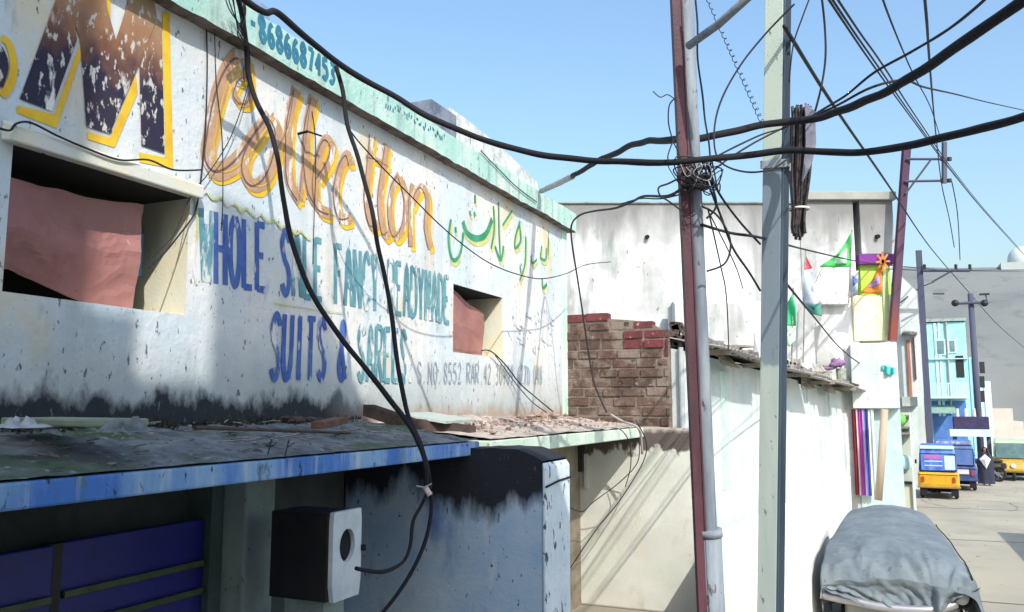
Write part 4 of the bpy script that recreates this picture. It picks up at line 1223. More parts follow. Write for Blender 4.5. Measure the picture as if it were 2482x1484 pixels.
p, q = px(2390, 1084, y=y - .5), px(2475, 1078, y=y - .5)
MB().box((p.x, y - .9, p.z), (q.x, y - .004, q.z)).build('verandah_slab', m_plaster, ph)
MB().box((px(2392, 1100, y=y - .02).x, y - .03, 0), (px(2450, 1100, y=y - .02).x, y - .005, p.z)).build('verandah_shade', M('dark brown verandah shade', (0.05, 0.03, 0.025)), ph)  # dark sheet painted as the shade behind the verandah columns
for dx in (2397, 2409, 2419, 2440):
    p = px(dx, 1100, y=y - .7)
    MB().box((p.x - .22, y - .85, 0), (p.x + .22, y - .5, px(dx, 1085, y=y - .7).z)).build('column', m_pinkcol, ph)
# building on the hill
y = 190
hb = thing('hilltop_building', 'grey building with white dome on top of the grey hill', 'building', (px(2470, 640, y=y).x, y, px(2470, 662, y=y).z))
p, q = px(2427, 668, y=y), px(2530, 631, y=y)
MB().box((p.x, y, p.z - 6), (q.x, y + 10, q.z)).build('wall', M('grey green block', (0.40, 0.45, 0.44), (0.36, 0.41, 0.4), .2), hb)
p = px(2476, 630, y=y + 3)
MB().ball(p, 2.6, 10, 18, (1, 1, 1.05)).build('dome', m_white, hb, smooth=True)

# offstage houses on the right side and behind the viewpoint: they cast the street's shade
rh = thing('offstage_roadside_house', 'offstage low plastered house across the road that shades the right of the road', 'house', (7.5, 14, 0))
MB().box((5.0, 7.5, 0), (10, 20.4, 3.0)).build('wall', m_plaster, rh)
MB().box((4.95, 7.45, 3.001), (10.05, 20.45, 3.12)).build('roof', m_tin, rh)
MB().box((4.97, 12, 0), (4.998, 13, 2.1)).build('door', m_plank, rh)
bhs = thing('shade_house', 'unseen house block added beside the viewpoint to shade the sign wall', 'house', (3.5, -5, 0))
pr = [(-9, 0), (-9, 14.6), (-3.6, 14.6), (-3.6, 11.75), (-3.17, 11.74), (-3.17, 11.30), (-2.48, 11.30), (-2.48, 12.75), (-1.5, 12.6), (2.5, 7.1), (2.5, 0)]  # unseen block, roofline and skew shaped from the wanted shadow outline
MB().prism([(2.0, a_, b_) for a_, b_ in pr], (3.0, -3.3, 0)).build('wall', m_plaster, bhs)  # body of the unseen added block
MB().box((1.96, -7, 0), (1.998, -6, 2.1)).build('door', m_plank, bhs)  # door on the unseen added block

# ================================================================ utility poles
GP = 'utility poles along the street'
d1 = 6.5
def line_px(a, b, n, d):
    return [px(a[0] + (b[0] - a[0]) * i / n, a[1] + (b[1] - a[1]) * i / n, d) for i in range(n + 1)]
topp = px(1655, -160, d1 + .12); botp = px(1738, 1700, d1)
k = (botp.z - 0) / (topp.z - botp.z)
base = botp - (topp - botp) * k
mp = thing('utility_pole', 'leaning maroon and grey steel pole tangled with wires in front of the brick wall', 'pole', tuple(base), GP)
ax = (topp - base)
MB().tube([base + ax * t for t in (0, .25, .5, .75, 1)], .058, 16).build('pipe', m_polegrey, mp, smooth=True)
sd = -RT
ln = ax.normalized()
fr = sd.cross(ln).normalized()
if fr.dot(-FW) < 0: fr = -fr
o_ = sd * .085 + fr * .03
mb = MB()
for s_, w_ in ((-1, .012), (1, .012)):
    mb.obox(base + ax * .5 + o_ + sd * .036 * s_, ln * ax.length / 2, sd * .006, fr * .045)
mb.obox(base + ax * .5 + o_ + fr * .030, ln * ax.length / 2, sd * .0299, fr * .006)
mb.build('channel', m_maroon, mp)
zs = px(1725, 1296, d1).z
t_ = (zs - base.z) / ax.z
MB().tube([base - Vector((0, 0, .0)), base + ax * t_ * .5, base + ax * t_], .092, 18).build('sleeve', m_polegrey, mp, smooth=True)
MB().tube([base + ax * (t_ - .002), base + ax * (t_ + .006)], .10, 18).build('sleeve_collar', m_polegrey, mp, smooth=True)
pa, pb, pc = px(1668, 112, 6.4), px(1740, 60, 6.1), px(1830, -22, 5.75)
MB().tube([pa, pb, pc], .032, 10).build('stay_arm', m_polegrey, mp, smooth=True)
MB().tube([base + ax * ((px(1650, 420, d1).z - base.z) / ax.z), base + ax * ((px(1650, 455, d1).z - base.z) / ax.z)], .11, 14).build('clamp', m_black, mp, smooth=True)

d2 = 7.1
tp = px(1886, -140, d2 + .2); bt = px(1866, 1484, d2)
bs = bt - (tp - bt) * (bt.z / (tp.z - bt.z))
hp = thing('utility_pole', 'square pale green and slate steel pole right of the maroon pole', 'pole', tuple(bs), GP)
ax = tp - bs; ln = ax.normalized()
e1 = (RT * math.cos(R(29)) - FW * math.sin(R(29))); e1 = (e1 - ln * e1.dot(ln)).normalized()
e2 = ln.cross(e1).normalized()
if e2.dot(FW) < 0: e2 = -e2
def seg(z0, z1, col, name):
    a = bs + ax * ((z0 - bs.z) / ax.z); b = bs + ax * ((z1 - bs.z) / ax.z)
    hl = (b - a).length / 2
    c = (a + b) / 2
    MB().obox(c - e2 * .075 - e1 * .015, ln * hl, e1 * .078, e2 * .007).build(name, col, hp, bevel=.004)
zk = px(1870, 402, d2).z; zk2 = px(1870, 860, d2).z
seg(0, tp.z, m_hpale_shade, 'front_flange')
c = (bs + tp) / 2; hl = ax.length / 2
MB().obox(c + e1 * .020, ln * hl, e1 * .006, e2 * .067).build('web', m_hdark, hp)
MB().obox(c + e2 * .075 + e1 * .015, ln * hl, e1 * .086, e2 * .007).build('back_flange', m_hdark, hp)
MB().obox(c - e2 * .055 + e1 * .070, ln * hl, e1 * .008, e2 * .022).build('edge_strip', m_hdark, hp)
cb = bs + ax * ((px(1865, 392, d2).z - bs.z) / ax.z)
mb = MB().obox(cb - e2 * .095, ln * .035, e1 * .11, e2 * .010)
mb.obox(cb + e2 * .095, ln * .035, e1 * .11, e2 * .010)
mb.build('clamp', m_polegrey, hp, bevel=.004)
for s_ in (-1, 1):
    MB().tube([cb - e2 * .12 + e1 * .10 * s_, cb + e2 * .12 + e1 * .10 * s_], .009, 6).build('bolt', m_polegrey, hp)

# hanging bundle behind the pale pole
bun = thing('cable_bundle', 'thick bundle of dark looped cable hanging beside the pale pole', 'cable bundle', tuple(px(1935, 590, 7.35)))
random.seed(2)
mb = MB()
for k in range(46):
    u = -1 + 2 * (k + random.random()) / 46
    dd = 7.35 + random.uniform(-.06, .06)
    tx = 1942 + 24 * u + random.uniform(-3, 3); bx_ = 1934 + 13 * u + random.uniform(-3, 3)
    P = [px(tx, 252 + random.uniform(0, 40), dd), px(tx + 1, 330, dd), px(1938 + 24 * u, 420, dd), px(1935 + 15 * u, 508, dd), px(bx_, 548, dd), px(bx_ + random.uniform(-5, 5), 565 + random.uniform(0, 24) * (1 - abs(u)), dd)]
    mb.tube(crom(P, 4), .0135, 6)
mb.build('strands', M('burnt black cable', (0.014, 0.013, 0.018), (0.05, 0.035, 0.035), 12, rough=.5), bun, smooth=True)
mb = MB()
for k in range(8):
    dd = 7.24
    x_ = 1952 + k * 3
    mb.tube([px(x_, 250 + 3 * k, dd), px(x_ + 2, 350, dd), px(x_ - 8, 440 - 6 * k, dd)], .009, 5)
mb.build('pale_strands', M('greyed cable', (0.26, 0.26, 0.32), (0.16, 0.16, 0.22), 9), bun)
cc = px(1936, 507, 7.35)
MB().ring(cc, (0, 0, 1), .085, .010, 18, 6).build('tie', M('white tie', (0.7, 0.7, 0.68)), bun)
MB().tube([px(1930, 255, 7.3), px(1928, 292, 6.95)], .006, 5).build('hook', m_wire, bun)

# purple leaning pole on the porch roof
yp = 24.6
a, b = px(2162, 826, y=yp), px(2197, 348, y=yp)
pp = thing('utility_pole', 'leaning purple pole with short bracket arms above the white porch', 'pole', tuple(a), GP)
MB().obox((a + b) / 2, (b - a) / 2, RT * .10, FW * .08).build('post', m_purplepole, pp, bevel=.01)
def fr_(dx, dy): return px(dx, dy, y=yp - .12)
for (p_, q_) in (((2196, 386), (2306, 386)), ((2192, 440), (2306, 438))):
    mb = MB().tube([fr_(*p_), fr_(*q_)], .035, 6)
    arm = mb.build('bracket_arm', m_farpole, pp)
    for xx in (2284, 2300):
        MB().tube([fr_(xx, q_[1] + 4), fr_(xx, q_[1] - 4)], .06, 8).build('insulator', m_boxdark, arm)
MB().tube([fr_(2194, 470), fr_(2255, 388)], .03, 6).build('brace', m_farpole, pp)
MB().obox((fr_(2288, 345) + fr_(2288, 445)) / 2, (fr_(2288, 345) - fr_(2288, 445)) / 2, RT * .05, FW * .05).build('upright_bar', m_farpole, pp)
# far pole with long crossarm
yq = 33
a, b = px(2255, 1095, y=yq), px(2256, 606, y=yq)
fp = thing('utility_pole', 'dark blue pole with long crossarm in front of the cyan house', 'pole', (a.x, yq, 0), GP)
MB().box((a.x - .10, yq - .10, 0), (a.x + .10, yq + .10, b.z)).build('post', m_farpole, fp)
p, q = px(2235, 656, y=yq - .15), px(2350, 656, y=yq - .15)
arm = MB().tube([p, q], .06, 6).build('crossarm', m_farpole, fp)
for dx in (2316, 2350, 2240):
    p = px(dx, 648, y=yq - .15)
    MB().tube([p - Vector((0, 0, .12)), p + Vector((0, 0, .1))], .05, 8).build('insulator', m_boxdark, arm)
MB().tube([px(2258, 684, y=yq - .12), px(2304, 658, y=yq - .15)], .035, 6).build('brace', m_farpole, fp)
MB().tube([px(2260, 712, y=yq - .12), px(2288, 712, y=yq - .12)], .035, 6).build('short_arm', m_farpole, fp)
# farthest pole with transformer rack
yr = 43
b = px(2351, 712, y=yr)
tpz = thing('utility_pole', 'farthest dark pole with a short crossarm before the grey hill', 'pole', (b.x, yr, 0), GP)
MB().tube([(b.x, yr, 0), (b.x, yr, b.z)], [.15, .12], 10).build('post', m_farpole, tpz, smooth=True)
arm = MB().tube([px(2312, 736, y=yr - .2), px(2392, 733, y=yr - .2)], .07, 6).build('crossarm', m_farpole, tpz)
for dx in (2314, 2385):
    MB().ball(px(dx, 735, y=yr - .2), .16, 6, 8).build('insulator', m_boxdark, arm)
p, q = px(2373, 716, y=yr - .2), px(2397, 711, y=yr - .2)
MB().box((p.x, yr - .3, p.z), (q.x, yr - .1, q.z)).build('lamp_head', m_boxdark, tpz)
MB().tube([px(2392, 733, y=yr - .2), px(2388, 715, y=yr - .2)], .03, 6).build('lamp_arm', m_farpole, tpz)
yx = 41
p, q = px(2312, 1040, y=yx), px(2392, 1010, y=yx)
tr = thing('transformer', 'dark transformer bank on a frame behind the navy auto rickshaw', 'transformer', ((p.x + q.x) / 2, yx, 0))
for k in range(4):
    xx = p.x + (q.x - p.x) * (k + .5) / 4
    t = MB().box((xx - .19, yx - .3, p.z), (xx + .19, yx + .3, q.z)).build('tank', M('dark violet tank', (0.025, 0.02, 0.06), (0.04, 0.03, 0.09), 3), tr, bevel=.03)
    MB().tube([(xx, yx, q.z), (xx, yx, q.z + .35)], [.07, .05], 8).build('bushing', m_plate, t)
MB().box((p.x - .2, yx - .4, p.z - .30), (q.x + .1, yx + .4, p.z - .002)).build('platform', m_cyanpl, tr)
for xx in (p.x, q.x): MB().box((xx - .08, yx - .08, 0), (xx + .08, yx + .08, p.z - .301)).build('leg', m_farpole, tr)

# ================================================================ cables and wires
GW = 'overhead wires'
wire_n = [0]
def wire(name, pts, r, label, mat=None, cat='wire', n=6, step=6, x=None):
    P = []
    for q in pts:
        if len(q) == 2: P.append(px(q[0], q[1], x=x))
        elif isinstance(q[2], tuple): P.append(px(q[0], q[1], **dict([q[2]])))
        else: P.append(px(q[0], q[1], q[2]))
    C_ = crom(P, step)
    if cat == 'cable':
        C_ = [q + mnoise.noise_vector(q * 2.6) * .016 for q in C_]
    mb = MB().tube(C_, [r * (1 + .10 * mnoise.noise(q * 4)) for q in C_], n)
    return single(name, mb, mat or m_wire, label, cat, GW, smooth=True)
wire('power_cable', [(548, -60, 5.7), (590, -5, 5.9), (640, 30, 6.05), (668, 32, 6.2), (720, 75, 6.45), (800, 140, 6.8), (900, 205, 7.1), (1000, 262, 7.2), (1100, 312, 7.1), (1200, 350, 7), (1300, 374, 6.9), (1400, 388, 6.8), (1500, 393, 6.6), (1650, 391, 6.3), (1800, 378, 6.3), (1900, 368, 6.2), (2000, 369, 6.0), (2100, 367, 5.7), (2220, 350, 5.3), (2350, 318, 4.9), (2481, 282, 4.5), (2620, 235, 4.1)],
     .026, 'thick black cable sagging from the cornice past both near poles, the lower of two', m_black, 'cable', 10)
wire('power_cable', [(1385, 428, 10.6), (1450, 392, 9.4), (1500, 366, 8.6), (1550, 347, 7.9), (1600, 340, 7.2), (1650, 339, 6.62), (1700, 336, 6.7), (1780, 320, 6.8), (1850, 303, 6.85), (1960, 289, 6.75), (2050, 265, 6.2), (2150, 220, 5.6), (2250, 158, 5.1), (2370, 75, 4.6), (2500, -15, 4.2), (2600, -85, 3.9)],
     .031, 'thick black cable rising steeply to the upper right corner, the upper of two', m_black, 'cable', 10)
wire('conduit_pipe', [(1312, 463, 12.2), (1350, 446, 11.4), (1388, 427, 10.55)], .042, 'grey conduit end where the upper cable meets the cornice corner', m_conduit, 'pipe', 8)
wire('drop_cable', [(560, -60, 6.0), (580, 20, 6.3), (598, 110, 6.6), (604, 180, 6.7), (625, 250, 6.65), (655, 320, 6.6), (675, 400, 6.5), (690, 500, 6.45), (708, 590, 6.4), (750, 700, 6.35), (810, 800, 6.3), (880, 890, 6.25), (940, 965, 6.2), (985, 1020, 6.15), (1015, 1075, 6.1), (1032, 1125, 6.1), (1036, 1185, 6.1)],
     .020, 'black drop cable hanging over the word WHOLE, the left of two', m_black, 'cable', 8)
wire('drop_cable', [(815, 160, 7.0), (832, 220, 7.0), (840, 300, 6.95), (870, 385, 6.9), (893, 470, 6.8), (915, 590, 6.7), (938, 700, 6.6), (955, 820, 6.45), (970, 920, 6.35), (990, 1010, 6.25), (1020, 1080, 6.12), (1030, 1130, 6.05), (1028, 1180, 6.05)],
     .019, 'black drop cable hanging past the word FANCY, the right of two', m_black, 'cable', 8)
wire('cable_tail', [(1034, 1185, 6.08), (1018, 1225, 6.05), (1000, 1265, 6.0), (994, 1320, 5.9), (975, 1360, 5.8), (930, 1385, 5.6), (864, 1376, 5.35)], .013, 'black cable tail curving from the tie to the white box', m_black, 'cable', 6)
wire('cable_tail', [(1040, 1190, 6.08), (1042, 1250, 6.05), (1032, 1310, 6.0), (1000, 1380, 5.9), (960, 1445, 5.8), (915, 1500, 5.7), (870, 1560, 5.6)], .014, 'black cable tail running from the tie down to the bottom edge', m_black, 'cable', 6)
tie = thing('cable_tie', 'pinkish tie holding the drop cables together under the slab edge', 'tie', tuple(px(1034, 1185, 6.03)))
MB().tube([px(1030, 1180, 6.02), px(1042, 1200, 6.0)], .022, 8).build('wrap', M('pale pink tape', (0.55, 0.44, 0.42)), tie)
MB().tube([px(1008, 1178, 6.0), px(1030, 1182, 6.0), px(1046, 1172, 6.0)], .006, 5).build('loose_end', m_wirelt, tie)
# long street wires
wire('street_wire', [(1905, 70, 6.9), (1916, 90, 7.2), (2030, 272, 10), (2150, 446, 16), (2257, 604, 32.6), (2352, 714, 42.6), (2420, 790, 55), (2490, 850, 70)], .018, 'dark wire from the pale pole down to the farthest pole')
for k, (o_, lb) in enumerate(((0, 'left'), (9, 'middle'), (22, 'right'))):
    wire('street_wire', [(1985 + o_, -35, 5.2), (2060 + o_, 78, 6.6), (2120 + o_, 165 - k, 8.2), (2212 + o_ * .6, 292, 12), (2312 + o_ * .3, 425, 21), (2400 + o_ * .2, 530, 34), (2500 + o_ * .1, 640 - k, 62)], .0095, lb + ' one of three parallel wires running to the hilltop building')
wire('thin_wire', [(2128, -35, 4.9), (2150, 30, 5.6), (2182, 110, 7), (2215, 185, 9), (2255, 262, 12), (2280, 340, 16)], .007, 'thin wire slanting across the open sky left of the vertical one')
wire('thin_wire', [(2238, -30, 6), (2246, 60, 7), (2252, 150, 9), (2262, 270, 14), (2270, 350, 18), (2282, 450, 21), (2300, 530, 23.5), (2312, 600, 26)], .012, 'thin near vertical wire hanging towards the bracket arms')
wire('thin_wire', [(2306, 440, 24.5), (2320, 520, 26), (2326, 630, 29)], .014, 'faint wire hanging below the bracket arms')
wire('service_wire', [(2410, -30, 4.8), (2380, 5, 5.0), (2300, 70, 5.5), (2210, 125, 6.0), (2120, 175, 6.4), (2062, 222, 6.7), (2040, 238, 6.8), (2000, 262, 6.9), (1960, 286, 7.0)], .010, 'thin wire running above and along the upper thick cable')
wire('service_wire', [(1965, 285, 6.95), (2030, 255, 6.7), (2110, 213, 6.4), (2190, 195, 6.5), (2240, 212, 7.5), (2320, 230, 10), (2400, 250, 14), (2500, 272, 19)], .010, 'wire dipping right from the upper thick cable to the right edge')
wire('service_wire', [(1988, -30, 6.9), (1998, 60, 7), (2000, 140, 7), (1990, 210, 7), (1975, 270, 7.0)], .009, 'wire dropping from the top edge onto the cable bundle')
wire('service_wire', [(1968, -20, 7.0), (1945, 40, 7.0), (1922, 110, 7.05), (1912, 200, 7.1)], .007, 'short thin wire beside the top of the pale pole')
wire('loop_wire', [(1925, 10, 6.7), (1890, 45, 6.75), (1850, 88, 6.8), (1800, 150, 6.8), (1758, 220, 6.75), (1736, 280, 6.7), (1730, 340, 6.6), (1740, 385, 6.5), (1770, 408, 6.6), (1820, 418, 6.75), (1870, 410, 6.85), (1905, 388, 6.9)], .008, 'wire looping in a wide arc between the two near poles')
sp = []
for i in range(120):
    t = i / 119
    c = px(1712 + 138 * t, -6 + 310 * t, 6.7)
    th = i * 1.15
    sp.append(c + (RT * math.cos(th) + UP * math.sin(th)) * (.012 + .010 * t))
single('coiled_wire', MB().tube(sp, .0035, 4), m_wire, 'spiral twisted wire slanting behind the wide wire arc', 'wire', GW, smooth=True)
wire('pole_wire', [(1683, -20, 6.35), (1690, 60, 6.35), (1690, 140, 6.35), (1702, 230, 6.35), (1708, 290, 6.35), (1718, 350, 6.35), (1722, 410, 6.35)], .008, 'wire running down close to the right of the maroon pole')
wire('pole_wire', [(1640, 235, 6.35), (1622, 255, 6.35), (1620, 300, 6.35), (1632, 345, 6.35), (1645, 372, 6.35), (1650, 400, 6.3)], .006, 'thin loop of wire at the left of the maroon pole')
wire('pole_wire', [(1582, 222, 6.35), (1600, 236, 6.35), (1618, 230, 6.35), (1640, 245, 6.35)], .004, 'tiny broken wire end poking left from the maroon pole')
wire('pole_wire', [(1648, 318, 6.35), (1630, 345, 6.35), (1618, 380, 6.3), (1624, 395, 6.3)], .006, 'short wire curl just above the upper cable at the maroon pole')
wire('pole_wire', [(1715, 400, 6.35), (1740, 465, 6.5), (1790, 535, 6.8), (1842, 592, 7.0)], .010, 'wire from the tangle down to the pale pole, highest of two')
wire('pole_wire', [(1705, 420, 6.35), (1745, 520, 6.5), (1775, 600, 6.7), (1815, 660, 6.9), (1842, 705, 7.0)], .010, 'wire from the tangle down to the pale pole, lowest of two')
wire('pole_wire', [(1700, 390, 6.3), (1725, 450, 6.35), (1735, 500, 6.4), (1712, 530, 6.4)], .009, 'short wire drooping to the clip on the maroon pole')
wire('pole_wire', [(1700, 500, 6.4), (1735, 520, 6.4), (1762, 560, 6.4), (1770, 600, 6.4), (1755, 640, 6.4), (1712, 658, 6.4)], .008, 'wire loop bulging right of the maroon pole in front of the stained wall')
wire('pole_wire', [(1735, 380, 6.4), (1790, 352, 6.6), (1850, 325, 6.8), (1900, 312, 6.9)], .008, 'wire slanting up from the tangle to the pale pole')
wire('pole_wire', [(1690, 455, 6.35), (1745, 400, 6.4), (1830, 345, 6.7), (1910, 305, 6.9)], .008, 'second wire slanting up from the tangle to the cable bundle')
wire('pole_wire', [(1715, 505, 6.6), (1745, 640, 8), (1760, 720, 9), (1766, 850, 11)], .007, 'thin wire hanging in front of the lower stained wall')
wire('pole_wire', [(1720, 520, 6.6), (1780, 640, 8), (1800, 700, 9)], .006, 'faint wire end hanging right of the wire loop')
# tangle around the maroon pole
mb = MB()
random.seed(31)
c0 = px(1668, 425, 6.42)
for k in range(8):
    P = []
    ph = random.uniform(0, 6.28)
    for i in range(9):
        th = ph + i * random.uniform(.6, .95)
        rr = random.uniform(.08, .26) if k % 3 else random.uniform(.08, .14)
        P.append(c0 + RT * (rr * math.cos(th) + .04) + FW * (-abs(rr * math.sin(th)) * .9 + .02) + UP * random.uniform(-.16, .13))
    mb.tube(crom(P, 4), random.uniform(.003, .007), 5)
single('wire_tangle', mb, m_wire, 'tangle of wires knotted around the maroon pole below the thick cables', 'wire tangle', smooth=True)
mb = MB()
for k in range(2):
    P = []
    ph = random.uniform(0, 6.28)
    for i in range(6):
        th = ph + i * .8
        P.append(c0 + RT * (.12 * math.cos(th) + .03) + FW * (-.12 - .03 * random.random()) + UP * random.uniform(-.15, .12))
    mb.tube(crom(P, 4), .0035, 5)
single('pale_wire_tangle', mb, m_wirelt, 'pale wire ends caught in the tangle on the maroon pole', 'wire tangle', smooth=True)
wire('loop_wire', [(1650, 430, 6.35), (1620, 445, 6.4), (1596, 455, 6.4), (1600, 475, 6.4), (1620, 488, 6.4), (1650, 510, 6.4)], .008, 'small wire loop at the left of the tangle')
wire('building_wire', [(1660, 450, 6.4), (1620, 475, 6.9), (1560, 476, 8), (1530, 490, 8.8), (1490, 505, 9.5), (1440, 512, 10.5), (1405, 522, 11.2), (1385, 545, 11.7), (1386, 590, 11.9), (1400, 680, 12), (1412, 760, 12), (1425, 850, 12.1), (1440, 930, 12.1), (1470, 1000, 12.0)], .013, 'dark wire from the tangle to the wall corner and down over the brick wall')
wire('building_wire', [(1655, 470, 6.5), (1600, 482, 7.2), (1550, 482, 8.2), (1500, 496, 9.3)], .007, 'thin wire just below the dark wire to the wall corner')
wire('wall_wire', [(836, 300, 7.0), (870, 345, 7.0), (930, 410, 7.2), (1000, 480, 7.6), (1060, 540, 8.0), (1130, 600, 8.7), (1190, 640, 9.5), (1250, 664, 10.3), (1310, 676, 11.1), (1370, 664, 11.9), (1420, 642, 13), (1480, 635, 15)], .007, 'thin wire sagging across the painted wall from the right drop cable')
wire('wall_wire', [(1165, 850, ('x', XW - .05)), (1190, 852, ('x', XW + .05)), (1225, 885, ('x', XW + .06)), (1260, 930, ('x', XW + .1)), (1300, 965, ('x', XW + .25)), (1340, 998, ('x', XW + .5))], .009, 'wire from the small window down to the dusty slab, the upper of two')
wire('wall_wire', [(1200, 862, ('x', XW + .05)), (1250, 930, ('x', XW + .10)), (1290, 975, ('x', XW + .25)), (1325, 1000, ('x', XW + .45))], .007, 'wire from the small window down to the dusty slab, the lower of two')
XA = XW + .02
wire('wall_wire', [(500, 60), (502, 160), (498, 300), (490, 400), (482, 470), (470, 520), (430, 575), (400, 612), (362, 650)], .006, 'thin wire down the wall beside the letter C into the large window', x=XA)
wire('wall_wire', [(520, 70), (524, 200), (538, 330), (540, 480), (536, 560)], .004, 'faint vertical wire through the letter C', x=XA + .01)
wire('wall_wire', [(604, 110), (602, 200), (560, 330), (505, 420), (480, 450), (450, 500), (420, 570), (360, 630)], .004, 'slack thin wire from the cornice over the letter C to the large window', x=XA + .03)
wire('wall_wire', [(-40, 300), (0, 312), (25, 316), (40, 300), (75, 298), (140, 330), (210, 360), (290, 388), (360, 388), (420, 412), (490, 412)], .007, 'dark wire along the lintel of the large window', x=XW + .115)
wire('wall_wire', [(756, 270), (764, 330), (765, 420), (762, 500), (758, 640)], .004, 'faint vertical wire through the second letter L', x=XA)
wire('wall_wire', [(1165, 366), (1200, 402), (1250, 452), (1300, 490)], .007, 'thin wire slanting over the mint green cornice', x=XC + .02)
mb = MB()
p = px(722, 325, x=XW)
mb.tube([p, p + Vector((.12, -.02, 0))], .012, 6)
mb.tube([p + Vector((.12, -.02, 0)), p + Vector((.12, .18, .02))], .008, 6)
single('wall_hook', mb, m_black, 'small dark hook sticking out of the wall between the two letters L', 'hook')
mb = MB()
for k in range(9):
    P = [px(540 + k * 6 + random.uniform(-6, 6), -40, x=-4.3), px(560 + k * 5 + random.uniform(-8, 8), 20 + random.uniform(-5, 5), x=-4.33), px(585 + random.uniform(-14, 14), 70 + random.uniform(-10, 14), x=-4.37), px(600 + random.uniform(-5, 5), 112 + random.uniform(-5, 8), x=-4.40)]
    mb.tube(crom(P, 4), .005, 5)
single('wire_tangle', mb, m_wire, 'spray of thin wires fanning over the cornice at the top left', 'wire tangle', smooth=True)
wire('bunting_line', [(1700, 545, 6.5), (1770, 565, 6.8), (1850, 578, 7.1), (1950, 605, 11), (2080, 634, 18), (2165, 644, 23), (2300, 655, 32), (2410, 658, 38), (2520, 657, 43)], .012, 'thin line running behind the pale pole past the flags to the right edge')
wire('bunting_line', [(1890, 668, 7.3), (1930, 718, 9), (1975, 772, 12.5), (2030, 838, 18), (2070, 872, 21.5), (2100, 888, 23), (2140, 887, 23.9)], .014, 'line slanting down from the pale pole to the cyan cloth')
wire('fin_wire', [(1540, 1018, 11.6), (1562, 1060, 11.7), (1566, 1095, 11.8), (1548, 1140, 11.8), (1500, 1215, 11.8), (1440, 1290, 11.8), (1370, 1395, 11.7)], .008, 'wire looping over the slab end and down across the cream wall')
wire('fin_wire', [(1548, 1060, 11.7), (1545, 1120, 11.75), (1500, 1170, 11.8), (1440, 1215, 11.7), (1410, 1240, 11.5), (1370, 1225, 11)], .007, 'slack wire under the pale green slab')
wire('fin_wire', [(1380, 1040, 11.2), (1450, 1042, 11.2), (1500, 1040, 11.2), (1525, 1075, 11.3), (1528, 1130, 11.6), (1515, 1180, 11.8)], .007, 'wire trailing over the edge of the pale green slab')
wire('fin_wire', [(1480, 1005, 11.9), (1510, 1022, 11.8), (1548, 1040, 11.7), (1556, 1100, 11.8)], .018, 'thick bent cable end at the corner of the pale green slab', m_wirelt)
wire('far_wire', [(2060, 600, 21), (2000, 640, 20), (1970, 700, 19.5)], .006, 'thin flag string above the white flag')
wire('far_wire', [(2180, 735, 30), (2225, 700, 32), (2262, 684, 32.6)], .022, 'wire from the gable house to the dark blue pole')
wire('far_wire', [(2145, 652, 30), (2260, 656, 32.6), (2400, 655, 40), (2520, 654, 44)], .018, 'dark wire along the long crossarm to the right edge')

# ================================================================ flags
GF = 'flags above the sheet roof'
def flag(name, label, ypl, pole, pts, mats, sdz=0, thick=.006):
    a, b = px(*pole[0], y=ypl), px(*pole[1], y=ypl)
    f = thing(name, label, 'flag', tuple(a), GF)
    MB().tube([a, b], .018, 6).build('stick', m_wood, f)
    for k, (poly, mt) in enumerate(zip(pts, mats)):
        P = [px(*q, y=ypl - .04 - .02 * k) for q in poly]
        c = sum(P, Vector()) / len(P)
        mb = MB()
        # subdivided fan with ripple
        ring_ = []
        for i in range(len(P)):
            for t in range(4): ring_.append(P[i].lerp(P[(i + 1) % len(P)], t / 4))
        lv = 5
        vs = [c + Vector((0, .05, 0))]
        for l in range(1, lv + 1):
            for q in ring_:
                w = c.lerp(q, l / lv)
                w.y += .06 * math.sin(w.x * 14 + w.z * 5 + sdz)
                vs.append(w)
        m_ = len(ring_)
        fs = [(0, 1 + i, 1 + (i + 1) % m_) for i in range(m_)]
        for l in range(lv - 1):
            fs += [(1 + l * m_ + i, 1 + (l + 1) * m_ + i, 1 + (l + 1) * m_ + (i + 1) % m_, 1 + l * m_ + (i + 1) % m_) for i in range(m_)]
        mb.add(vs, fs)
        mb.build('cloth', mt, f, smooth=True, solid=thick)
    return f
m_fgreen = M('green flag cloth', (0.05, 0.46, 0.10), (0.10, 0.54, 0.16), 3)
m_fgreen2 = M('emerald flag cloth', (0.02, 0.42, 0.16), (0.04, 0.5, 0.2), 3)
m_fpale = M('pale green flag centre', (0.42, 0.66, 0.44), (0.5, 0.7, 0.5), 3)
m_fpink = M('pink red flag band', (0.62, 0.09, 0.14), (0.55, 0.06, 0.10), 3)
m_fwhite = M('white flag band with bluish shading', (0.46, 0.50, 0.58), (0.36, 0.42, 0.50), 3)  # bluish shading mixed into the white cloth colour
m_fdkgreen = M('dark green flag band', (0.05, 0.22, 0.17), (0.10, 0.3, 0.25), 3)
m_forange = M('orange flag cloth', (0.66, 0.20, 0.03), (0.6, 0.3, 0.03), 3)
m_fviolet = M('violet flag cloth', (0.36, 0.26, 0.62), (0.30, 0.2, 0.5), 3)
m_fblue = M('blue flag star', (0.08, 0.12, 0.36), (0.14, 0.2, 0.46), 3)
flag('pennant_flag', 'large triangular green pennant with pale centre against the stained wall', 21, ((2056, 735), (2064, 558)), [[(2064, 562), (2062, 648), (1985, 648), (2030, 615)], [(2052, 600), (2052, 640), (2015, 640)]], [m_fgreen, m_fpale])
flag('tricolour_flag', 'limp white flag with red top and dark green hem', 20.5, ((1946, 880), (1952, 606)), [[(1950, 614), (1968, 650), (1948, 655)], [(1948, 655), (1968, 650), (1984, 720), (1990, 745), (1945, 740)], [(1945, 738), (1960, 742), (1988, 735), (1992, 768), (1962, 760)]], [m_fpink, m_fwhite, m_fdkgreen], 2)
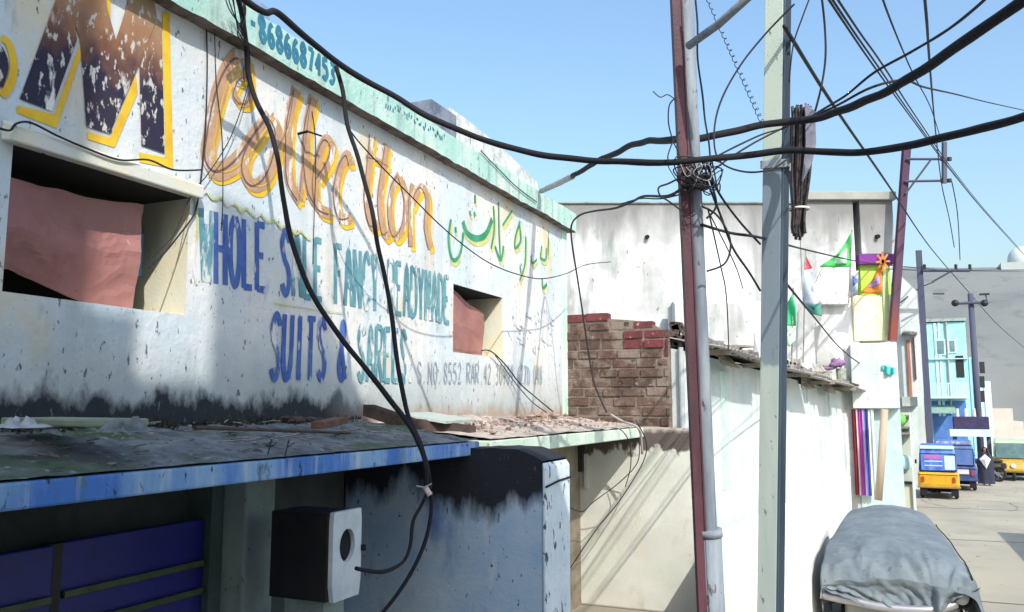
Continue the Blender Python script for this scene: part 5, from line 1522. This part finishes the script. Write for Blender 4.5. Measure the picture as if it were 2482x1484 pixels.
flag('green_flag', 'hanging emerald green banner just right of the pale pole', 19.3, ((1918, 880), (1922, 698)), [[(1920, 712), (1929, 745), (1928, 790), (1898, 790), (1900, 748)], [(1898, 790), (1928, 790), (1927, 825), (1912, 842), (1899, 822)]], [m_fgreen2, m_fpale], 1)
flag('small_flag', 'small orange and violet triangular flag before the lime bay', 23.6, ((2134, 720), (2142, 622)), [[(2138, 628), (2136, 712), (2084, 712), (2112, 680)], [(2130, 668), (2132, 690), (2102, 698)]], [m_forange, m_fviolet], 3)
flag('small_flag', 'small white flag with a blue star left of the lime bay', 23.0, ((2066, 760), (2062, 655)), [[(2060, 660), (2080, 655), (2078, 715), (2058, 722)], [(2066, 668), (2082, 680), (2070, 692)]], [m_fwhite, m_fblue], 5)
a = px(2139, 635, y=23.5)
mb = MB()
for k in range(8):
    th = k * math.pi / 4
    mb.obox(a + Vector((math.cos(th) * .08, -.05, math.sin(th) * .12)), (math.cos(th) * .09, 0, math.sin(th) * .14), (0, .01, 0), (-math.sin(th) * .025, 0, math.cos(th) * .025))
single('paper_star', mb, m_forange, 'orange paper star on the purple band beside the leaning pole', 'decoration')

# ================================================================ covered car
car = thing('parked_car', 'old grey car hidden under the tarpaulin beside the white wall', 'car', (.15, 12.4, 0))
mb = MB().box((-.50, 11.05, .32), (.74, 14.4, .92))
mb.build('body', m_cargrey, car, bevel=.10)
MB().box((-.30, 12.9, .921), (.44, 14.1, 1.30)).build('cabin', m_cargrey, car, bevel=.12)
MB().box((-.50, 10.98, .14), (.80, 11.3, .318)).build('grille', m_dark, car)
bp = [px(1988, 1440, y=10.80), px(2080, 1460, y=10.8), px(2160, 1474, y=10.78), px(2260, 1478, y=10.8), px(2315, 1462, y=10.9)]
MB().tube(crom(bp, 5), .055, 10).build('bumper', m_chrome, car, smooth=True)
p, q = px(1990, 1442, y=10.95), px(2148, 1415, y=10.95)
MB().hexa([(p.x, 10.90), (q.x, 10.90), (q.x, 11.04), (p.x, 11.04)], [p.z - .02, px(2148, 1468, y=10.95).z] * 2, [px(1990, 1395, y=10.95).z, q.z - .05] * 2).build('front_panel', m_cargrey, car)
for x_, y_ in ((-.46, 11.55), (.70, 11.5), (-.46, 13.8), (.68, 13.8)):
    wl = MB().ring((x_, y_, .33), (1, 0, 0), .23, .10, 24, 10).build('tyre', m_tyre, car, smooth=True)
    MB().disc((x_ + (.04 if x_ > 0 else -.04), y_, .33), (1, 0, 0), .19, .06).build('rim', m_rim, wl)
hl = px(2326, 1448, y=10.95)
h_ = MB().ring(hl, (.35, -1, 0), .10, .035, 24, 8).build('headlight_ring', m_black, car, smooth=True)
MB().ball(hl, .095, 8, 16, (1, .5, 1)).build('headlight', m_plate, h_, smooth=True)
# tarpaulin
KS = [  # Y, x centre, half width top, half width bottom, z top, z hem left, z hem right
 (10.74, .11, .74, .84, .98, .62, .52), (10.80, .11, .76, .84, 1.09, .64, .55), (10.95, .11, .76, .84, 1.19, .66, .60), (11.3, .11, .74, .83, 1.27, .5, .55), (11.8, .105, .70, .82, 1.33, .42, .45), (12.3, .10, .65, .80, 1.38, .35, .4),
 (12.9, .09, .58, .78, 1.45, .3, .35), (13.4, .085, .53, .76, 1.50, .3, .35), (13.85, .08, .48, .75, 1.50, .3, .3), (14.25, .08, .46, .74, 1.42, .3, .3), (14.5, .08, .42, .7, 1.1, .3, .3)]
def ksec(t):
    s_ = t * (len(KS) - 1)
    i = min(int(s_), len(KS) - 2)
    f = s_ - i
    f = f * f * (3 - 2 * f)
    return [KS[i][k] * (1 - f) + KS[i + 1][k] * f for k in range(7)]
def folds(x, y, z):
    n = mnoise.noise(Vector((x * 5.5 + .5 * z, y * 1.5, z * 1.6)))
    n2 = .4 - 1.4 * abs(mnoise.noise(Vector((x * 6, y * 2.2, z * 4 + 3))))
    return n, n2
def tarp(u, v):
    Y, xc, wt, wb, zt_, hl, hr = ksec(u)
    s_ = v * 2 - 1                       # -1 left hem .. 1 right hem
    a = abs(s_)
    sg = 1 if s_ > 0 else -1
    hem = hl if sg < 0 else hr
    wt *= 1.12 if sg < 0 else .90
    hem += .05 * mnoise.noise(Vector((Y * 3, sg * 5, 1)))
    if a < .62:
        x = xc + sg * wt * (a / .62)
        z = zt_ + .03 - .10 * (a / .62) ** 2.2
    else:
        t = (a - .62) / .38
        e = min(1, t * 3)
        x = xc + sg * (wt + (wb - wt) * (.35 * math.sin(e * math.pi / 2) + .65 * t))
        z = zt_ - .07 - (zt_ - .07 - hem) * t ** 1.15
    n, n2 = folds(x, Y, z)
    k = (.25 + 1.3 * max(0, (a - .5))) * (1.5 if u < .35 else .5)
    fr_ = max(0, 1 - u * 2.4)
    rd = math.atan2(x - .5, Y - 10.35)
    z += fr_ * .11 * ((.45 - 1.7 * abs(mnoise.noise(Vector((rd * 4.2, Y * .8, 5))))) + .5 * (.4 - 1.5 * abs(mnoise.noise(Vector((x * 7, Y * 3.5, 1)))))) * min(1, u * 14 + .15)
    return (x + .06 * n * k * sg, Y, z + .03 * n * (.3 + fr_) + .012 * n2 * (.3 + fr_))
mb = MB().grid(tarp, 120, 110)
# hanging front flap with radiating folds
def flap(u, v):
    Y, xc, wt, wb, zt_, hl, hr = ksec(0)
    s_ = u * 2 - 1
    dx_ = 1990 + 345 * u
    hemD = 1425 + 60 * math.sin(min(1, u * 1.5) * math.pi * .62) ** 1.0 - (60 * max(0, u - .75) / .25)
    hz = px(dx_, hemD, y=10.72).z
    top = tarp(0, .5 + .5 * s_ * .80)
    xx = top[0] * (1 - v) + (xc + s_ * wb * .97) * v
    z = top[2] * (1 - v) + hz * v
    g = xx - .45
    r_ = math.atan2(g, 1.30 - v * .9) * 13
    fo = ((1 - 2.2 * abs(mnoise.noise(Vector((r_ * .33, z * .9, 4))))) * .9 + (.5 - 1.6 * abs(mnoise.noise(Vector((xx * 8 + z * 3, z * 6, 2))))) * .55) * (.25 + v) * .12
    return (xx, 10.74 - .02 * v - .05 * v * v + fo * min(1, v * 4), z)
mb.grid(flap, 120, 34)
tz = single('car_tarpaulin', mb, m_tarp, 'faded grey blue tarpaulin draped over the parked car', 'tarpaulin', smooth=True)
mb = MB()
P = []
for i in range(40):
    t = tarp(.12 + .55 * i / 39, .83)
    P.append(Vector(t) + Vector((.012, 0, .012)))
single('tarpaulin_rope', MB().tube(P, .008, 5), m_black, 'dark cord along the right edge of the tarpaulin', 'rope')

# ================================================================ auto rickshaws (built facing +Y, rear at y=0)
GA = 'three wheeled auto rickshaws in the street'
def rickshaw(label, body, hood, rear, topm, sticker=False, w=.68, h=1.68):
    r = thing('auto_rickshaw', label, 'auto rickshaw', (0, 0, 0), GA)
    prof = [(-.0, .42), (-.03, .80), (.0, .88), (1.7, .88), (2.05, .80), (2.45, .70), (2.62, .50), (2.55, .34), (.05, .34)]
    mb = MB()
    n = len(prof)
    L1 = [Vector((-w * (1 if y < 1.8 else .55), y, z)) for y, z in prof]
    R1 = [Vector((-v.x, v.y, v.z)) for v in L1]
    mb.add(L1 + R1, [tuple(range(n))[::-1], tuple(range(n, 2 * n))] + [(i, (i + 1) % n, n + (i + 1) % n, n + i) for i in range(n)])
    mb.build('body', body, r, bevel=.07)
    # hood
    hp_ = [(.02, .881), (.0, h - .22), (.06, h - .08), (.25, h), (1.5, h + .03), (1.9, h - .05), (1.98, h - .12), (1.9, h - .2), (1.4, h - .12), (.35, h - .10), (.30, .881)]
    n = len(hp_)
    mb = MB()
    L1 = [Vector((-w + .03 + .09 * (z - .88), y, z)) for y, z in hp_]
    R1 = [Vector((-v.x, v.y, v.z)) for v in L1]
    mb.add(L1 + R1, [tuple(range(n))[::-1], tuple(range(n, 2 * n))] + [(i, (i + 1) % n, n + (i + 1) % n, n + i) for i in range(n)])
    hd = mb.build('hood', hood, r, bevel=.09)
    MB().box((-w + .10, -.02, h - .10), (w - .10, .2, h + .012)).build('hood_edge', topm, hd, bevel=.03)
    MB().box((-w + .11, -.022, .92), (w - .11, -.002, h - .26)).build('rear_curtain', rear, r, bevel=.008)
    MB().box((-w + .08, -.018, .90), (w - .08, -.001, h - .235)).build('curtain_frame', m_black, r)
    MB().box((-w + .03, -.036, .775), (w - .03, -.028, .79)).build('body_seam', m_black, r)
    MB().box((-w - .10, 1.78, 1.02), (-w - .04, 1.82, 1.16)).build('side_mirror', m_black, r)
    if sticker:
        MB().box((-w + .22, -.030, 1.30), (.12, -.0225, 1.42)).build('rear_sticker', m_sticker, r)
        MB().box((.20, -.030, .96), (w - .10, -.0225, 1.40)).build('rear_window', m_cyanpl, r)
        for z_ in (1.06, 1.20):
            MB().box((-w + .22, -.029, z_), (.14, -.0225, z_ + .035)).build('white_stripe', m_plate, r)
    for s_ in (-1, 1):
        MB().box((s_ * (w - .15) - .04, -.055, .56), (s_ * (w - .15) + .04, -.025, .72)).build('tail_light', m_red, r)
        wl = MB().ring((s_ * (w - .10), .45, .21), (1, 0, 0), .145, .065, 20, 8).build('wheel', m_tyre, r, smooth=True)
        MB().disc((s_ * (w - .06), .45, .21), (1, 0, 0), .11, .05).build('rim', m_rim, wl)
        MB().tube([(s_ * (w - .06), 1.85, .87), (s_ * (w - .12), 1.9, h - .12)], .022, 6).build('front_pillar', topm, r)
        MB().box((s_ * (w - .16) - .10, -.01, .12), (s_ * (w - .16) + .10, .0, .34)).build('mud_flap', m_black, r)
    MB().box((-w - .02, -.07, .36), (w + .02, -.02, .44)).build('rear_bumper', body, r, bevel=.015)
    wl = MB().ring((0, 2.35, .21), (1, 0, 0), .145, .065, 20, 8).build('wheel', m_tyre, r, smooth=True)
    MB().prism([(-w + .12, 1.90, .885), (w - .12, 1.90, .885), (w - .14, 1.99, h - .16), (-w + .14, 1.99, h - .16)], (0, .02, .01)).build('windscreen', m_glass, r)
    MB().disc((0, 2.60, .62), (0, 1, 0), .09, .08).build('headlight', m_plate, r)
    MB().box((-w + .05, .5, .20), (w - .05, 2.2, .338)).build('underside', m_black, r)
    MB().box((-w + .1, .45, .89), (w - .1, .95, 1.15)).build('seat', m_black, r)
    return r
def place(r, dx, dy, rot, y=None):
    p = px(dx, dy, z=.012)
    r.location = (p.x, p.y, .012)
    r.rotation_euler = (0, 0, R(rot))
def ricks_w(dx0, dx1, y): return (px(dx1, 1200, y=y).x - px(dx0, 1200, y=y).x) / 2
a1 = rickshaw('yellow bodied auto rickshaw seen from behind with bright blue rear curtain', m_yauto, m_bluecur, m_bluecur, m_cyanpl, True, .60, 1.70)
place(a1, 2277, 1211, -3)
a2 = rickshaw('navy blue auto rickshaw parked beyond the yellow one', m_navy, m_bluehood, m_bluehood, M('pale blue roof edge', (0.36, 0.42, 0.58), (0.1, 0.12, 0.25), 6), False, .68, 1.72)
place(a2, 2318, 1190, -4)
MB().box((-.05, -.06, .60), (.42, -.031, .76)).build('number_plate', m_plate, None)
npl = bpy.data.objects['number_plate']; npl.parent = a2; npl.location = (npl.location.x, npl.location.y, npl.location.z)
a3 = rickshaw('yellow and pale green auto rickshaw facing us at the right edge', M('mustard auto paint', (0.52, 0.34, 0.06), (0.46, 0.29, 0.05), 3, rough=.45, bump=.03), m_greenauto, m_greenauto, m_greenauto, False, .72, 1.62)
place(a3, 2478, 1168, 174)
a3.location.y += 2.6
for c in a3.children:
    if c.name.startswith('windscreen'):
        pass

# ================================================================ motorcycles and person
GM = 'motorcycles parked in the street'
def motorcycle(label, paint):
    r = thing('motorcycle', label, 'motorcycle', (0, 0, 0), GM)
    for y_ in (0, 1.22):
        wl = MB().ring((0, y_, .30), (1, 0, 0), .25, .05, 24, 8).build('wheel', m_tyre, r, smooth=True)
        MB().disc((0, y_, .30), (1, 0, 0), .07, .10).build('hub', m_bikegrey, wl)
        mb = MB()
        for k in range(8):
            th = k * math.pi / 4
            mb.tube([(0, y_, .30), (0, y_ + .23 * math.cos(th), .30 + .23 * math.sin(th))], .006, 4)
        mb.build('spokes', m_bikegrey, wl)
    mb = MB()
    mb.tube([(0, 0, .3), (0, .45, .42), (0, .85, .78)], .03, 8)
    mb.tube([(0, .45, .42), (0, .3, .7), (0, -.1, .72)], .025, 8)
    for s_ in (-.06, .06): mb.tube([(s_, 1.22, .30), (s_, 1.05, .68), (s_ * 1.2, .92, .95)], .02, 6)
    mb.build('frame', m_bikegrey, r)
    MB().ball((0, .68, .78), .16, 8, 12, (.8, 1.6, .7)).build('tank', paint, r, smooth=True)
    MB().box((-.12, -.15, .74), (.12, .46, .82)).build('seat', m_black, r, bevel=.03)
    MB().box((-.13, .30, .34), (.13, .66, .60)).build('engine', m_bikegrey, r, bevel=.03)
    MB().tube([(-.36, .88, 1.0), (-.1, .95, .97), (.1, .95, .97), (.36, .88, 1.0)], .014, 6).build('handlebar', m_black, r)
    MB().disc((0, 1.06, .86), (0, 1, 0), .085, .10).build('headlight', m_plate, r)
    MB().box((-.09, -.30, .52), (.09, -.12, .74)).build('rear_fender', paint, r, bevel=.03)
    MB().box((-.05, -.33, .60), (.05, -.301, .67)).build('tail_light', m_red, r)
    MB().tube([(.14, .35, .32), (.15, -.25, .34)], .04, 8).build('exhaust', m_bikegrey, r)
    for s_ in (-1, 1): MB().ball((s_ * .30, .86, 1.14), .05, 6, 8, (1.2, .3, 1)).build('mirror', m_plate, r, smooth=True)
    return r
b1 = motorcycle('grey and red motorcycle standing below the coloured curtains', m_bikegrey)
p = px(2112, 1226, z=.012); b1.location = (p.x, p.y, .012); b1.rotation_euler = (0, 0, R(28))
b2 = motorcycle('maroon motorcycle standing before the pale stall', m_bikered)
p = px(2192, 1226, z=.012); b2.location = (p.x, p.y, .012); b2.rotation_euler = (0, 0, R(22))
b3 = motorcycle('dark motorcycle standing beside the person near the navy rickshaw', m_darkcloth)
p = px(2420, 1168, z=.012); b3.location = (p.x, p.y, .012); b3.rotation_euler = (0, 0, R(70))

pg = px(2391, 1177, z=.012)
per = thing('person', 'person in dark robe with a white scarf standing right of the navy rickshaw', 'person', (pg.x, pg.y, .012))
hgt = 1.46
def sk_body(parent, org, h, mat):
    s_ = h / 1.7
    J = {'pel': (0, 0, .92), 'wst': (0, .01, 1.08), 'chs': (0, 0, 1.30), 'nck': (0, 0, 1.45), 'hd0': (0, -.02, 1.53), 'hd1': (0, -.02, 1.66)}
    rad = {'pel': .13, 'wst': .115, 'chs': .135, 'nck': .05, 'hd0': .085, 'hd1': .075}
    E = [('pel', 'wst'), ('wst', 'chs'), ('chs', 'nck'), ('nck', 'hd0'), ('hd0', 'hd1')]
    for s, n in ((-1, 'l'), (1, 'r')):
        J.update({'hip' + n: (s * .09, 0, .86), 'kne' + n: (s * .10, -.02, .48), 'ank' + n: (s * .10, .02, .09), 'toe' + n: (s * .11, -.13, .03),
                  'sho' + n: (s * .17, 0, 1.38), 'elb' + n: (s * .23, .02, 1.10), 'wri' + n: (s * .20, -.12, .90), 'hnd' + n: (s * .18, -.17, .83)})
        rad.update({'hip' + n: .085, 'kne' + n: .06, 'ank' + n: .042, 'toe' + n: .035, 'sho' + n: .06, 'elb' + n: .043, 'wri' + n: .03, 'hnd' + n: .035})
        E += [('pel', 'hip' + n), ('hip' + n, 'kne' + n), ('kne' + n, 'ank' + n), ('ank' + n, 'toe' + n), ('chs', 'sho' + n), ('sho' + n, 'elb' + n), ('elb' + n, 'wri' + n), ('wri' + n, 'hnd' + n)]
    ks = list(J)
    me = bpy.data.meshes.new('body')
    me.from_pydata([tuple(Vector(J[k]) * s_) for k in ks], [(ks.index(a), ks.index(b)) for a, b in E], [])
    o = bpy.data.objects.new('body', me)
    COL.objects.link(o)
    o.parent = parent
    o.modifiers.new('skin', 'SKIN')
    for i, k in enumerate(ks):
        me.skin_vertices[0].data[i].radius = (rad[k] * s_, rad[k] * s_)
    me.skin_vertices[0].data[ks.index('pel')].use_root = True
    o.modifiers.new('sub', 'SUBSURF').render_levels = 1
    me.materials.append(mat)
    return o
sk_body(per, pg, hgt, m_skin)
def robe(u, v):
    th = 2 * math.pi * u
    z = hgt * (.05 + .80 * v)
    r_ = .26 - .02 * v if v < .55 else .25 - .13 * ((v - .55) / .45) ** 2 + .02
    r_ *= 1 + .08 * math.sin(th * 6 + v * 2) * (1 - v)
    return (pg.x + r_ * math.cos(th) * 1.08, pg.y + r_ * .72 * math.sin(th), .012 + z)
MB().grid(robe, 32, 14).build('robe', m_darkcloth, per, smooth=True)
def veil(u, v):
    th = math.pi * (-.28 + 1.56 * u)
    z = hgt * (.99 - .26 * v)
    r_ = .10 + .10 * v ** .8
    if v < .15: r_ *= .3 + v * 4.6
    return (pg.x + r_ * math.cos(th), pg.y + r_ * math.sin(th), .012 + z)
MB().grid(veil, 24, 8).build('head_scarf', m_darkcloth, per, smooth=True)
mb = MB()
c = Vector((pg.x - .02, pg.y - .21, .012 + hgt * .66))
mb.add([c + Vector((0, 0, .22)), c + Vector((.19, .03, .03)), c + Vector((.02, -.02, -.32)), c + Vector((-.19, .03, .03)), c + Vector((0, -.07, 0))], [(0, 1, 4), (1, 2, 4), (2, 3, 4), (3, 0, 4)])
mb.build('scarf', m_whitecloth, per, solid=.01)
